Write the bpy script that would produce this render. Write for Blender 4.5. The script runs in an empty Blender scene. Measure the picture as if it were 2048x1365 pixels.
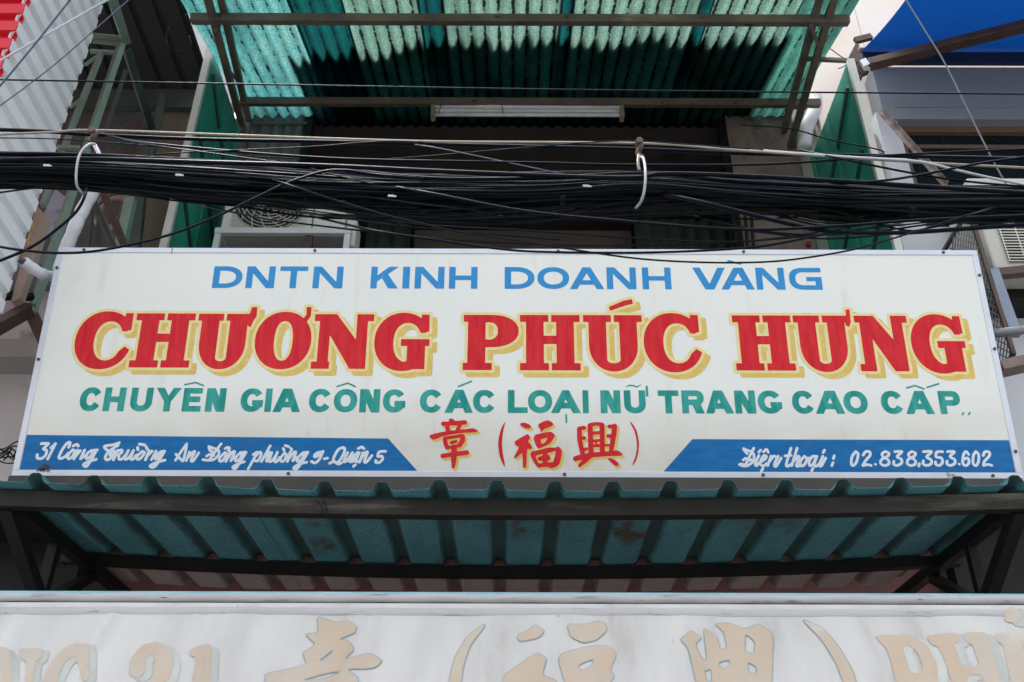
import bpy, math, random
import numpy as np
from mathutils import Vector, Matrix
C = bpy.context.scene
random.seed(11)
rng = np.random.default_rng(5)
V = Vector
R = math.radians

# ------------------------------------------------------------------ camera, sky, sun, exposure
PITCH, ROLL, FPX = R(32.0), R(0.17), 1996.0
CAM = V((0.0, 0.0, 1.6))
Fw = V((0, math.cos(PITCH), math.sin(PITCH)))
U0 = V((0, -math.sin(PITCH), math.cos(PITCH)))
R0 = V((1, 0, 0))
# the camera is rolled a touch so that horizontals fall slightly to the right
Rt = R0 * math.cos(ROLL) + U0 * math.sin(ROLL)
Up = U0 * math.cos(ROLL) - R0 * math.sin(ROLL)
cd = bpy.data.cameras.new('camera')
cam = bpy.data.objects.new('camera', cd)
C.collection.objects.link(cam)
m3 = Matrix((Rt, Up, -Fw)).transposed()
cam.matrix_world = Matrix.Translation(CAM) @ m3.to_4x4()
cd.sensor_width = 36
cd.lens = 36 * FPX / 2048
cd.clip_start, cd.clip_end = 0.05, 2000
cd.dof.use_dof = True
cd.dof.focus_distance = 4.2
cd.dof.aperture_fstop = 6.3
C.camera = cam

SUN = V((-0.25, 0.16, 0.95)).normalized()
w = bpy.data.worlds.new('World')
C.world = w
w.use_nodes = True
nt = w.node_tree
bg = nt.nodes['Background']
sky = nt.nodes.new('ShaderNodeTexSky')
sky.sky_type = 'NISHITA'
sky.sun_disc = False
sky.sun_elevation = math.asin(SUN.z)
sky.sun_rotation = math.atan2(SUN.x, SUN.y)
sky.air_density, sky.dust_density, sky.ozone_density = 1.2, 5.0, 1.0
hs = nt.nodes.new('ShaderNodeHueSaturation')      # thin bright cloud: a paler sky
hs.inputs['Saturation'].default_value = 0.28
nt.links.new(sky.outputs[0], hs.inputs['Color'])
nt.links.new(hs.outputs[0], bg.inputs['Color'])
bg.inputs['Strength'].default_value = 0.15
sd = bpy.data.lights.new('sun', 'SUN')
sd.energy, sd.angle, sd.color = 1.0, R(14), (1, 0.96, 0.89)
so = bpy.data.objects.new('sun', sd)
C.collection.objects.link(so)
so.rotation_euler = SUN.to_track_quat('Z', 'Y').to_euler()
C.view_settings.view_transform = 'Standard'
C.view_settings.look = 'None'
C.view_settings.gamma = 1
C.view_settings.exposure = 1.72
C.cycles.max_bounces = 8

# ------------------------------------------------------------------ helpers
def ray(px, py):
    return Fw + Rt * ((px - 1024) / FPX) - Up * ((py - 682.5) / FPX)
def onY(px, py, Y):
    d = ray(px, py); return CAM + d * ((Y - CAM.y) / d.y)
def onX(px, py, X):
    d = ray(px, py); return CAM + d * ((X - CAM.x) / d.x)
def onP(px, py, p0, n):
    d = ray(px, py); return CAM + d * ((p0 - CAM).dot(n) / d.dot(n))
def tag(o, label=None, cat=None, group=None, kind=None):
    if label: o['label'] = label
    if cat: o['category'] = cat
    if group: o['group'] = group
    if kind: o['kind'] = kind
    return o
def thing(name, loc, label, cat, group=None):
    o = bpy.data.objects.new(name, None)
    C.collection.objects.link(o)
    o.empty_display_size = 0.1
    o.location = loc
    return tag(o, label, cat, group)
def wloc(o):
    p = V((0, 0, 0))
    while o is not None:
        p = p + o.location; o = o.parent
    return p
class MB:
    def __init__(s): s.v, s.f = [], []
    def add(s, vs, fs):
        b = len(s.v)
        s.v += [tuple(v) for v in vs]
        s.f += [tuple(i + b for i in f) for f in fs]
        return s
    def hexa(s, a, b):              # two quads, same winding
        return s.add(list(a) + list(b), [(3, 2, 1, 0), (4, 5, 6, 7), (0, 1, 5, 4), (1, 2, 6, 5), (2, 3, 7, 6), (3, 0, 4, 7)])
    def box(s, lo, hi):
        x0, y0, z0 = lo; x1, y1, z1 = hi
        return s.hexa([(x0, y0, z0), (x1, y0, z0), (x1, y1, z0), (x0, y1, z0)], [(x0, y0, z1), (x1, y0, z1), (x1, y1, z1), (x0, y1, z1)])
    def beam(s, p, q, w, h, up=(0, 0, 1)):
        p, q, up = V(p), V(q), V(up)
        d = (q - p).normalized()
        a = d.cross(up)
        if a.length < 1e-4: a = d.cross(V((0, 1, 0)))
        a.normalize(); b = a.cross(d).normalized()
        a, b = a * w / 2, b * h / 2
        return s.hexa([p - a - b, p + a - b, p + a + b, p - a + b], [q - a - b, q + a - b, q + a + b, q - a + b])
    def angle(s, p, q, w, t=0.005, up=(0, 0, 1), flip=1):   # L-section steel
        p, q, up = V(p), V(q), V(up)
        d = (q - p).normalized()
        a = d.cross(up)
        if a.length < 1e-4: a = d.cross(V((0, 1, 0)))
        a.normalize(); b = a.cross(d).normalized()
        s.beam(p, q, w, t, b)
        o = a * (w / 2 - t / 2) * flip - b * (w / 2 + t / 2 + .0003)
        return s.beam(p + o, q + o, t, w, b)
    def tube(s, pts, r, n=8, caps=True):
        pts = [V(p) for p in pts]
        rs = r if isinstance(r, (list, tuple)) else [r] * len(pts)
        prev = None; rings = []
        for i, p in enumerate(pts):
            d = (pts[min(i + 1, len(pts) - 1)] - pts[max(i - 1, 0)]).normalized()
            if prev is None:
                a = d.cross(V((0, 0, 1)))
                if a.length < 1e-3: a = d.cross(V((0, 1, 0)))
            else:
                a = prev - d * prev.dot(d)
            a.normalize(); prev = a; b = d.cross(a)
            rings.append([p + (a * math.cos(2 * math.pi * k / n) + b * math.sin(2 * math.pi * k / n)) * rs[i] for k in range(n)])
        vs = [v for ring in rings for v in ring]
        fs = []
        for i in range(len(pts) - 1):
            for k in range(n):
                k2 = (k + 1) % n
                fs.append((i * n + k, i * n + k2, (i + 1) * n + k2, (i + 1) * n + k))
        if caps:
            fs.append(tuple(range(n))[::-1]); fs.append(tuple((len(pts) - 1) * n + k for k in range(n)))
        return s.add(vs, fs)
    def ring(s, c, nrm, rad, r, n=32, m=6):
        c, nrm = V(c), V(nrm).normalized()
        a = nrm.cross(V((0, 0, 1)))
        if a.length < 1e-3: a = nrm.cross(V((1, 0, 0)))
        a.normalize(); b = nrm.cross(a)
        vs, fs = [], []
        for i in range(n):
            t = 2 * math.pi * i / n; e = a * math.cos(t) + b * math.sin(t)
            for k in range(m):
                u = 2 * math.pi * k / m
                vs.append(c + e * (rad + r * math.cos(u)) + nrm * r * math.sin(u))
        for i in range(n):
            for k in range(m):
                fs.append((i * m + k, ((i + 1) % n) * m + k, ((i + 1) % n) * m + (k + 1) % m, i * m + (k + 1) % m))
        return s.add(vs, fs)
    def disc(s, c, nrm, rad, th, n=24):
        c, nrm = V(c), V(nrm).normalized()
        return s.tube([c - nrm * th / 2, c + nrm * th / 2], rad, n)
    def prism(s, poly, ext):        # planar polygon, extruded
        poly = [V(p) for p in poly]; ext = V(ext); n = len(poly)
        fs = [tuple(range(n))[::-1], tuple(range(n, 2 * n))]
        fs += [(i, (i + 1) % n, n + (i + 1) % n, n + i) for i in range(n)]
        return s.add(poly + [p + ext for p in poly], fs)
    def sheet(s, O, A, B, N, prof, rows, t=0.0, edge=None):
        """profiled sheet: prof = [(a, h)] across A, rows = distances along B; t = thickness along -N"""
        O, A, B, N = V(O), V(A), V(B), V(N)
        n = len(prof); vs = []
        for off in ((0, -t) if t else (0,)):
            for j, r in enumerate(rows):
                for i, (a, h) in enumerate(prof):
                    rr = r + (edge(a, j == 0) if edge and j in (0, len(rows) - 1) else 0)
                    vs.append(O + A * a + B * rr + N * (h + off))
        m = len(rows); fs = []
        for L in range(2 if t else 1):
            o = L * n * m
            for j in range(m - 1):
                for i in range(n - 1):
                    q = (o + j * n + i, o + j * n + i + 1, o + (j + 1) * n + i + 1, o + (j + 1) * n + i)
                    fs.append(q if L == 0 else q[::-1])
        if t:
            o = n * m
            for i in range(n - 1):
                fs.append((i + 1, i, o + i, o + i + 1)); k = (m - 1) * n
                fs.append((k + i, k + i + 1, o + k + i + 1, o + k + i))
            for j in range(m - 1):
                fs.append((j * n, (j + 1) * n, o + (j + 1) * n, o + j * n)); k = n - 1
                fs.append(((j + 1) * n + k, j * n + k, o + j * n + k, o + (j + 1) * n + k))
        return s.add(vs, fs)
    def build(s, name, mat, parent=None, smooth=False, loc=None, bevel=0):
        base = wloc(parent) if parent is not None else (V(loc) if loc is not None else V((0, 0, 0)))
        me = bpy.data.meshes.new(name)
        me.from_pydata([tuple(V(v) - base) for v in s.v], [], s.f)
        me.materials.append(mat)
        if smooth: me.polygons.foreach_set('use_smooth', [True] * len(me.polygons))
        me.update()
        o = bpy.data.objects.new(name, me)
        C.collection.objects.link(o)
        if parent is not None: o.parent = parent
        elif loc is not None: o.location = base
        if bevel:
            b = o.modifiers.new('bevel', 'BEVEL'); b.width = bevel; b.segments = 2; b.limit_method = 'ANGLE'
        return o
def single(name, mb, mat, label, cat, group=None, smooth=False, bevel=0, loc=None):
    if loc is None:
        xs = np.array(mb.v); loc = V(((xs[:, 0].min() + xs[:, 0].max()) / 2, (xs[:, 1].min() + xs[:, 1].max()) / 2, xs[:, 2].min()))
    return tag(mb.build(name, mat, None, smooth, loc, bevel), label, cat, group)
def catmull(pts, n=6):
    P = [V(p) for p in pts]
    if len(P) < 3: return P
    P = [P[0] * 2 - P[1]] + P + [P[-1] * 2 - P[-2]]
    out = []
    for i in range(1, len(P) - 2):
        a, b, c, d = P[i - 1], P[i], P[i + 1], P[i + 2]
        for k in range(n):
            t = k / n
            out.append(((b * 2) + (c - a) * t + (a * 2 - b * 5 + c * 4 - d) * t * t + (b * 3 - a - c * 3 + d) * t ** 3) * 0.5)
    out.append(P[-2])
    return out

# ------------------------------------------------------------------ materials
def mat(name, col, rough=0.6, metal=0.0, col2=None, scale=6.0, amount=0.6, stain=None, sscale=3.0, sthr=0.55, ssoft=0.12,
        stretch=(1, 1, 1), bump=0.0, bscale=40.0, spec=0.5, tint=None, speck=None, spthr=0.72, spscale=90.0):
    m = bpy.data.materials.new(name); m.use_nodes = True
    t = m.node_tree; N = t.nodes; L = t.links
    p = N['Principled BSDF']
    p.inputs['Roughness'].default_value = rough
    p.inputs['Metallic'].default_value = metal
    p.inputs['Specular IOR Level'].default_value = spec
    if tint: p.inputs['Specular Tint'].default_value = (*tint, 1)
    tc = N.new('ShaderNodeTexCoord'); mp = N.new('ShaderNodeMapping')
    mp.inputs['Scale'].default_value = stretch
    L.new(tc.outputs['Object'], mp.inputs['Vector'])
    def noise(sc, det=6, rgh=0.6):
        n = N.new('ShaderNodeTexNoise'); n.inputs['Scale'].default_value = sc; n.inputs['Detail'].default_value = det
        n.inputs['Roughness'].default_value = rgh
        L.new(mp.outputs[0], n.inputs['Vector']); return n.outputs['Fac']
    def ramp(fac, a, b):
        r = N.new('ShaderNodeMapRange'); r.interpolation_type = 'SMOOTHSTEP'
        r.inputs['From Min'].default_value = a; r.inputs['From Max'].default_value = b
        L.new(fac, r.inputs['Value']); return r.outputs[0]
    def mix(fac, a, b):
        x = N.new('ShaderNodeMix'); x.data_type = 'RGBA'
        if fac is not None: L.new(fac, x.inputs[0])
        for k, c in ((6, a), (7, b)):
            if isinstance(c, tuple): x.inputs[k].default_value = (*c[:3], 1)
            else: L.new(c, x.inputs[k])
        return x.outputs[2]
    col2 = col2 or tuple(c * 0.72 for c in col)
    out = mix(ramp(noise(scale), 0.5 - 0.35 / max(amount, .05) * .5, 0.5 + 0.35 / max(amount, .05) * .5), col, col2)
    if stain:
        out = mix(ramp(noise(sscale, 8, 0.65), sthr, sthr + ssoft), out, stain)
    if speck:
        out = mix(ramp(noise(spscale, 3, 0.5), spthr, spthr + .05), out, speck)
    L.new(out, p.inputs['Base Color'])
    rn = N.new('ShaderNodeMapRange'); rn.inputs['To Min'].default_value = max(rough - .12, .05); rn.inputs['To Max'].default_value = min(rough + .12, 1)
    L.new(noise(scale * 2.3), rn.inputs['Value']); L.new(rn.outputs[0], p.inputs['Roughness'])
    if bump:
        b = N.new('ShaderNodeBump'); b.inputs['Strength'].default_value = bump; b.inputs['Distance'].default_value = 0.01
        L.new(noise(bscale, 5), b.inputs['Height']); L.new(b.outputs[0], p.inputs['Normal'])
    return m
def translucent_sheet(name, col, dirt, pitch, trans=0.88, thr=0.62, coat=None):
    """weathered fibreglass roofing: light passes through, ragged dirt and a smooth darkening follow the waves"""
    m = bpy.data.materials.new(name); m.use_nodes = True
    t = m.node_tree; N = t.nodes; L = t.links
    N.remove(N['Principled BSDF'])
    out = N['Material Output']
    tc = N.new('ShaderNodeTexCoord'); sep = N.new('ShaderNodeSeparateXYZ'); L.new(tc.outputs['Object'], sep.inputs[0])
    def math_(op, a, b=None):
        x = N.new('ShaderNodeMath'); x.operation = op
        for k, c in ((0, a), (1, b)):
            if c is None: continue
            if isinstance(c, (int, float)): x.inputs[k].default_value = c
            else: L.new(c, x.inputs[k])
        return x.outputs[0]
    def noise(sc, det=5, stretch=(1, 1, 1), r=.6):
        mp = N.new('ShaderNodeMapping'); mp.inputs['Scale'].default_value = stretch
        L.new(tc.outputs['Object'], mp.inputs[0])
        n = N.new('ShaderNodeTexNoise'); n.inputs['Scale'].default_value = sc; n.inputs['Detail'].default_value = det; n.inputs['Roughness'].default_value = r
        L.new(mp.outputs[0], n.inputs['Vector']); return n.outputs['Fac']
    def sm(f, a, b):
        r = N.new('ShaderNodeMapRange'); r.interpolation_type = 'SMOOTHSTEP'
        r.inputs['From Min'].default_value = a; r.inputs['From Max'].default_value = b
        L.new(f, r.inputs['Value']); return r.outputs[0]
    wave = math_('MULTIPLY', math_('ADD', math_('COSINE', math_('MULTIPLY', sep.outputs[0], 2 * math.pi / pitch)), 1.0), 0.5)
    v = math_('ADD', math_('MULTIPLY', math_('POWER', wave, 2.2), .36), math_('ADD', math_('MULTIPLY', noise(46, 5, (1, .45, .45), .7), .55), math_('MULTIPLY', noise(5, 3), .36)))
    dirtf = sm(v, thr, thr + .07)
    sp = sm(noise(110, 3, (1, .8, .8), .7), .44, .60)
    pat = sm(noise(3.2, 5, (1, .5, .5)), .38, .66)
    def mix(fac, a, b):
        x = N.new('ShaderNodeMix'); x.data_type = 'RGBA'; L.new(fac, x.inputs[0])
        for k, c in ((6, a), (7, b)):
            if isinstance(c, tuple): x.inputs[k].default_value = (*c[:3], 1)
            else: L.new(c, x.inputs[k])
        return x.outputs[2]
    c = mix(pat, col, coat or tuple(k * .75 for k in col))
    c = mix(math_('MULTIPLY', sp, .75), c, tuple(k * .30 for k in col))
    c = mix(math_('MULTIPLY', math_('POWER', wave, 1.5), .55), c, tuple(k * .3 for k in col))  # smoothly darker along each wave
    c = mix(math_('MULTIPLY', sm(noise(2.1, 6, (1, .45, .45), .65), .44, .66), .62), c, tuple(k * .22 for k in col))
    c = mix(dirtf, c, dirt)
    df = N.new('ShaderNodeBsdfDiffuse'); tl = N.new('ShaderNodeBsdfTranslucent'); ms = N.new('ShaderNodeMixShader')
    L.new(c, df.inputs[0]); L.new(c, tl.inputs[0]); ms.inputs[0].default_value = trans
    L.new(df.outputs[0], ms.inputs[1]); L.new(tl.outputs[0], ms.inputs[2]); L.new(ms.outputs[0], out.inputs[0])
    return m
M = {}
M['panel'] = mat('sign_cream_paint', (.74, .757, .722), .38, col2=(.70, .72, .69), scale=1.6, amount=.5, speck=(.55, .53, .48), spthr=.78, spscale=60)
def dusty_foot(m, col, h0, h1):
    """rain-splashed dust along the lower edge and thin run marks"""
    t = m.node_tree; N = t.nodes; L = t.links; p = N['Principled BSDF']
    src = p.inputs['Base Color'].links[0].from_socket
    tc = N.new('ShaderNodeTexCoord'); sp = N.new('ShaderNodeSeparateXYZ'); L.new(tc.outputs['Object'], sp.inputs[0])
    r = N.new('ShaderNodeMapRange'); r.inputs['From Min'].default_value = h1; r.inputs['From Max'].default_value = h0; L.new(sp.outputs[2], r.inputs['Value'])
    def noise(sc, st):
        mp = N.new('ShaderNodeMapping'); mp.inputs['Scale'].default_value = st; L.new(tc.outputs['Object'], mp.inputs[0])
        n = N.new('ShaderNodeTexNoise'); n.inputs['Scale'].default_value = sc; n.inputs['Detail'].default_value = 7; L.new(mp.outputs[0], n.inputs['Vector']); return n.outputs['Fac']
    def mth(op, a, b):
        x = N.new('ShaderNodeMath'); x.operation = op
        for k, c in ((0, a), (1, b)):
            if isinstance(c, (int, float)): x.inputs[k].default_value = c
            else: L.new(c, x.inputs[k])
        x.use_clamp = op != 'SUBTRACT'; return x.outputs[0]
    f = mth('MULTIPLY', mth('MULTIPLY', r.outputs[0], 1.5), noise(5, (1, 1, 1.4)))
    g = N.new('ShaderNodeMapRange'); g.inputs['From Min'].default_value = .60; g.inputs['From Max'].default_value = .74; L.new(noise(14, (1, 1, .03)), g.inputs['Value'])
    f = mth('ADD', f, mth('MULTIPLY', g.outputs[0], .34))
    x = N.new('ShaderNodeMix'); x.data_type = 'RGBA'; L.new(f, x.inputs[0]); L.new(src, x.inputs[6]); x.inputs[7].default_value = (*col, 1)
    L.new(x.outputs[2], p.inputs['Base Color'])
dusty_foot(M['panel'], (.57, .52, .43), .0, .36)

M['alu'] = mat('aluminium_trim', (.62, .65, .72), .38, .25, col2=(.55, .58, .65), scale=9, stain=(.42, .42, .42), sthr=.66)
M['blue_paint'] = mat('blue_letter_paint', (.028, .235, .545), .5, col2=(.042, .275, .59), scale=26, stretch=(1, 1, .25), spec=.15, speck=(.5, .58, .65), spthr=.735, spscale=70)
M['band_paint'] = mat('blue_band_paint', (.003, .115, .335), .5, col2=(.007, .15, .40), scale=9, amount=.9, stretch=(1.2, 1, 5), stain=(.03, .13, .30), sscale=6, sthr=.57, spec=.2, speck=(.3, .4, .5), spthr=.74, spscale=60)
M['red_paint'] = mat('red_letter_paint', (.53, .010, .022), .5, col2=(.64, .028, .036), scale=26, stretch=(1.6, 1, .2), amount=.8, spec=.15)
M['yellow_paint'] = mat('pale_yellow_outline_paint', (.72, .59, .25), .5, col2=(.78, .68, .36), scale=42, amount=.6, spec=.2)
M['ochre_paint'] = mat('ochre_shade_paint', (.61, .43, .095), .5, col2=(.70, .53, .17), scale=38, amount=.6, spec=.2)
M['green_paint'] = mat('green_letter_paint', (.008, .235, .205), .5, col2=(.04, .33, .285), scale=32, stretch=(1, 1, .3), amount=1.2, spec=.2)
M['white_paint'] = mat('white_letter_paint', (.66, .71, .76), .45, col2=(.6, .66, .72), scale=30)
M['screw'] = mat('rusty_screw_head', (.09, .08, .07), .5, .5)
M['teal_sheet'] = mat('teal_roof_sheet', (.115, .34, .39), .5, col2=(.075, .245, .29), scale=3, amount=1, stain=(.085, .068, .04), sscale=3.0, sthr=.575, ssoft=.09, speck=(.05, .17, .20), spthr=.56, spscale=130, stretch=(1, .6, 1), spec=.25)
M['grey_sheet'] = mat('greyish_roof_sheet', (.40, .36, .335), .6, col2=(.31, .275, .255), scale=4, speck=(.15, .13, .12), spthr=.64, spscale=60)
M['beam_dark'] = mat('sooty_steel', (.016, .0155, .015), .6, col2=(.034, .031, .027), scale=2.2, stain=(.17, .155, .13), sscale=1.5, sthr=.50, ssoft=.2, stretch=(.5, 1, 4), spec=.2, speck=(.07, .035, .02), spthr=.68, spscale=18)
M['black_steel'] = mat('black_steel', (.009, .009, .010), .55, col2=(.016, .015, .0145), scale=5, spec=.2)
M['pink_wall'] = mat('red_pink_wall', (.21, .085, .08), .8, col2=(.17, .065, .062), scale=3)
M['canvas'] = mat('white_canvas', (.555, .548, .54), .85, col2=(.475, .468, .46), scale=2.4, amount=1, stain=(.385, .365, .34), sscale=2.4, sthr=.55, ssoft=.2, stretch=(1.8, .5, .4), bump=.25, bscale=150, spec=.12, speck=(.26, .25, .25), spthr=.745, spscale=24)
M['canvas_hem'] = mat('dirty_canvas_roll', (.44, .44, .45), .8, col2=(.37, .37, .38), scale=5, stain=(.20, .195, .19), sscale=12, sthr=.55, ssoft=.2, stretch=(.5, 1, 4), spec=.12, speck=(.12, .12, .12), spthr=.70, spscale=30)
M['lblue'] = mat('light_blue_trim', (.16, .42, .52), .4, col2=(.30, .55, .62), scale=4, amount=1)
M['faded'] = mat('faded_peach_print', (.475, .38, .295), .85, col2=(.47, .42, .36), scale=3, amount=1.2, spec=.1, stain=(.53, .50, .46), sscale=6, sthr=.58, ssoft=.2)
M['faded_pale'] = mat('faded_pale_green_print', (.50, .525, .495), .75, spec=.2)
M['faded_line'] = mat('faded_blue_outline', (.27, .37, .39), .75)
M['cable'] = mat('black_cable_sheath', (.0030, .0042, .0068), .36, col2=(.0052, .0066, .010), scale=14, speck=(.14, .14, .14), spthr=.79, spscale=70, spec=.10, tint=(.5, .68, 1))
M['cable_dull'] = mat('dusty_cable_sheath', (.0055, .0068, .0078), .7, col2=(.0105, .012, .0125), scale=9, spec=.07, tint=(.6, .75, 1))
M['wire_pale'] = mat('tan_stranded_wire', (.32, .28, .23), .5, .1, col2=(.25, .22, .18), scale=20)
M['wire_white'] = mat('white_wire', (.5, .53, .58), .5)
M['wire_blue'] = mat('dark_blue_wire', (.03, .05, .12), .4)
M['wire_grey'] = mat('grey_wire', (.10, .115, .145), .5)
M['rust'] = mat('rusty_clamp_iron', (.075, .05, .045), .7, .3, col2=(.13, .085, .07), scale=40)
M['pipe_white'] = mat('white_wrapped_pipe', (.68, .69, .74), .6, col2=(.6, .61, .66), scale=12, stain=(.4, .36, .33), sthr=.68, bump=.5, bscale=30)
PITCHC = 0.085
M['cy'] = translucent_sheet('cyan_fibreglass', (.06, .225, .225), (.004, .007, .009), PITCHC, coat=(.12, .25, .215), thr=.765)
M['pg'] = translucent_sheet('pale_green_fibreglass', (.105, .185, .148), (.004, .007, .007), PITCHC, coat=(.075, .15, .115), thr=.73)
M['dg'] = translucent_sheet('dark_green_fibreglass', (.004, .055, .05), (.003, .007, .009), PITCHC, coat=(.003, .035, .045), thr=.74)
M['gg'] = translucent_sheet('sea_green_fibreglass', (.052, .17, .135), (.004, .008, .007), PITCHC, coat=(.035, .13, .10), thr=.765)
M['shade_sheet'] = translucent_sheet('shade_sheet_fibreglass', (.07, .34, .35), (.006, .012, .015), PITCHC, coat=(.03, .15, .20), thr=.70)
M['timber'] = mat('brown_weathered_bar', (.095, .077, .063), .75, col2=(.145, .12, .095), scale=8, amount=1, stain=(.27, .23, .17), sscale=2.4, sthr=.60, stretch=(.6, 1, 1), speck=(.05, .025, .015), spthr=.66, spscale=22)
M['board'] = mat('dark_brown_board', (.045, .04, .036), .8, col2=(.065, .058, .052), scale=4, stain=(.11, .10, .09), sscale=3, sthr=.62)
M['fin'] = mat('green_painted_metal', (.035, .32, .24), .55, col2=(.016, .20, .15), scale=2.2, amount=1, stain=(.05, .17, .135), sscale=3, sthr=.52, ssoft=.2, stretch=(1, 1.5, .5), spec=.25, speck=(.1, .2, .16), spthr=.70, spscale=40)
M['fin_edge'] = mat('white_painted_edge', (.58, .59, .56), .6, col2=(.5, .5, .46), scale=7, stain=(.3, .2, .1), sthr=.70)
M['fin_bar'] = mat('dark_green_brace', (.006, .055, .045), .5)
M['pinkcor'] = mat('dusty_pink_sheet', (.30, .23, .21), .8, col2=(.2, .15, .14), scale=5, stretch=(3, 1, .5))
M['plaster'] = mat('stained_pink_plaster', (.25, .185, .165), .85, col2=(.15, .115, .10), scale=2.5, amount=1.1, stain=(.055, .05, .045), sscale=2.8, sthr=.50, ssoft=.14, stretch=(1.2, 1, .7))
M['plaster_grey'] = mat('patchy_grey_plaster', (.36, .36, .33), .85, col2=(.24, .25, .2), scale=4, amount=.9, stain=(.38, .24, .12), sscale=4, sthr=.62)
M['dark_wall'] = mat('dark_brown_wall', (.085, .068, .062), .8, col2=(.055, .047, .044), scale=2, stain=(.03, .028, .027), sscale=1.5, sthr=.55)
M['dark_green_cor'] = mat('dark_mossy_sheet', (.09, .125, .11), .7, col2=(.045, .065, .058), scale=6, stretch=(2, 1, .6))
M['grey_louvre'] = mat('grey_metal_louvre', (.10, .11, .105), .5)
M['ac'] = mat('cream_ac_casing', (.80, .81, .78), .45, col2=(.73, .74, .70), scale=3, stain=(.50, .43, .35), sscale=4, sthr=.66)
M['ac_dark'] = mat('ac_dark_inside', (.012, .013, .014), .6)
M['stand'] = mat('white_stand_paint', (.72, .74, .78), .45, col2=(.64, .66, .7), scale=5, stain=(.25, .12, .07), sscale=7, sthr=.67)
M['tube'] = mat('white_glass_tube', (.85, .88, .92), .25)
M['fixture'] = mat('white_light_batten', (.80, .84, .88), .4, col2=(.70, .73, .77), scale=6)
M['endcap'] = mat('yellowed_end_cap', (.34, .27, .18), .5)
M['white_rib'] = mat('white_ribbed_metal', (.78, .80, .84), .35, col2=(.72, .75, .79), scale=2)
M['red_rib'] = mat('red_ribbed_metal', (.60, .006, .022), .4, col2=(.50, .005, .018), scale=3, spec=.25)
M['green_steel'] = mat('pale_green_steel', (.25, .36, .30), .55, col2=(.19, .28, .235), scale=7, stain=(.11, .075, .05), sscale=6, sthr=.66)
M['green_steel_dark'] = mat('dull_green_steel', (.08, .11, .095), .6, col2=(.055, .07, .062), scale=7, stain=(.05, .035, .028), sscale=6, sthr=.6)
M['dgrey_sheet'] = mat('dark_grey_sheet', (.035, .036, .04), .6, col2=(.025, .025, .028), scale=2)
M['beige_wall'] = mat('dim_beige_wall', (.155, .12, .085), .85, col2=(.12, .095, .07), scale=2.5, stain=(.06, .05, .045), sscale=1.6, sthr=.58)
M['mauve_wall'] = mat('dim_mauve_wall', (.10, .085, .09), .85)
M['grey_wall'] = mat('grey_plaster', (.56, .56, .575), .85, col2=(.47, .47, .48), scale=2, amount=.8, stain=(.27, .255, .24), sscale=3, sthr=.60)
M['white_wall'] = mat('white_plaster', (.60, .615, .66), .8, col2=(.55, .56, .6), scale=2, stain=(.36, .33, .30), sscale=3.2, sthr=.68)
M['cream_wall'] = mat('cream_plaster', (.84, .70, .57), .8, col2=(.86, .80, .73), scale=1.5, amount=.9, stain=(.55, .44, .34), sscale=4, sthr=.68)
M['shade_wall'] = mat('shaded_plaster', (.20, .225, .255), .8, col2=(.175, .195, .22), scale=2, stain=(.15, .14, .13), sscale=3, sthr=.66)  # plaster darkened in its colour to stand for shade
M['brown_frame'] = mat('brown_window_frame', (.14, .085, .05), .6, col2=(.1, .06, .035), scale=8)
M['glass'] = mat('dark_window_glass', (.010, .014, .012), .25, spec=.12)
M['tarp'] = mat('blue_tarpaulin', (.003, .105, .48), .55, col2=(.002, .075, .38), scale=2.2, stain=(.008, .07, .25), sscale=3, sthr=.6, bump=.3, bscale=10, spec=.2)
def let_light_through(m, col, share):
    t = m.node_tree; N = t.nodes; L = t.links; p = N['Principled BSDF']; out = N['Material Output']
    tl = N.new('ShaderNodeBsdfTranslucent'); ms = N.new('ShaderNodeMixShader'); ms.inputs[0].default_value = share
    tl.inputs[0].default_value = (*col, 1)
    L.new(p.outputs[0], ms.inputs[1]); L.new(tl.outputs[0], ms.inputs[2]); L.new(ms.outputs[0], out.inputs[0])
let_light_through(M['tarp'], (.003, .055, .27), .22)
M['arm'] = mat('rusty_brown_arm', (.06, .036, .03), .5, .3, col2=(.10, .06, .05), scale=9)
M['bluegrey'] = mat('blue_grey_bracket_paint', (.22, .27, .36), .5)
M['pipe_grey'] = mat('grey_pipe', (.24, .25, .26), .4, .3)
M['sheet_blue'] = mat('pale_blue_plastic', (.40, .48, .60), .4)
M['beige_board'] = mat('beige_board', (.36, .31, .25), .7, col2=(.28, .24, .19), scale=12)
M['yellow_wire'] = mat('yellow_wire', (.55, .38, .03), .5)
M['concrete'] = mat('concrete', (.3, .29, .28), .9, col2=(.24, .235, .23), scale=1.5)
M['asphalt'] = mat('street_paving', (.17, .168, .16), .9, col2=(.14, .138, .132), scale=.8)
M['cable_grey'] = mat('faded_grey_cable_sheath', (.016, .0185, .02), .6, col2=(.026, .028, .029), scale=11, spec=.1)
M['strap'] = mat('dull_grey_strap', (.36, .38, .41), .6, col2=(.26, .28, .3), scale=20)
M['redball'] = mat('red_plastic', (.3, .02, .02), .5)

# ------------------------------------------------------------------ ground
g = MB().add([(-150, -150, 0), (150, -150, 0), (150, 150, 0), (-150, 150, 0)], [(0, 1, 2, 3)]).build('street', M['asphalt'])
tag(g, 'grey paved street in front of the shop', kind='structure')

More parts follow.
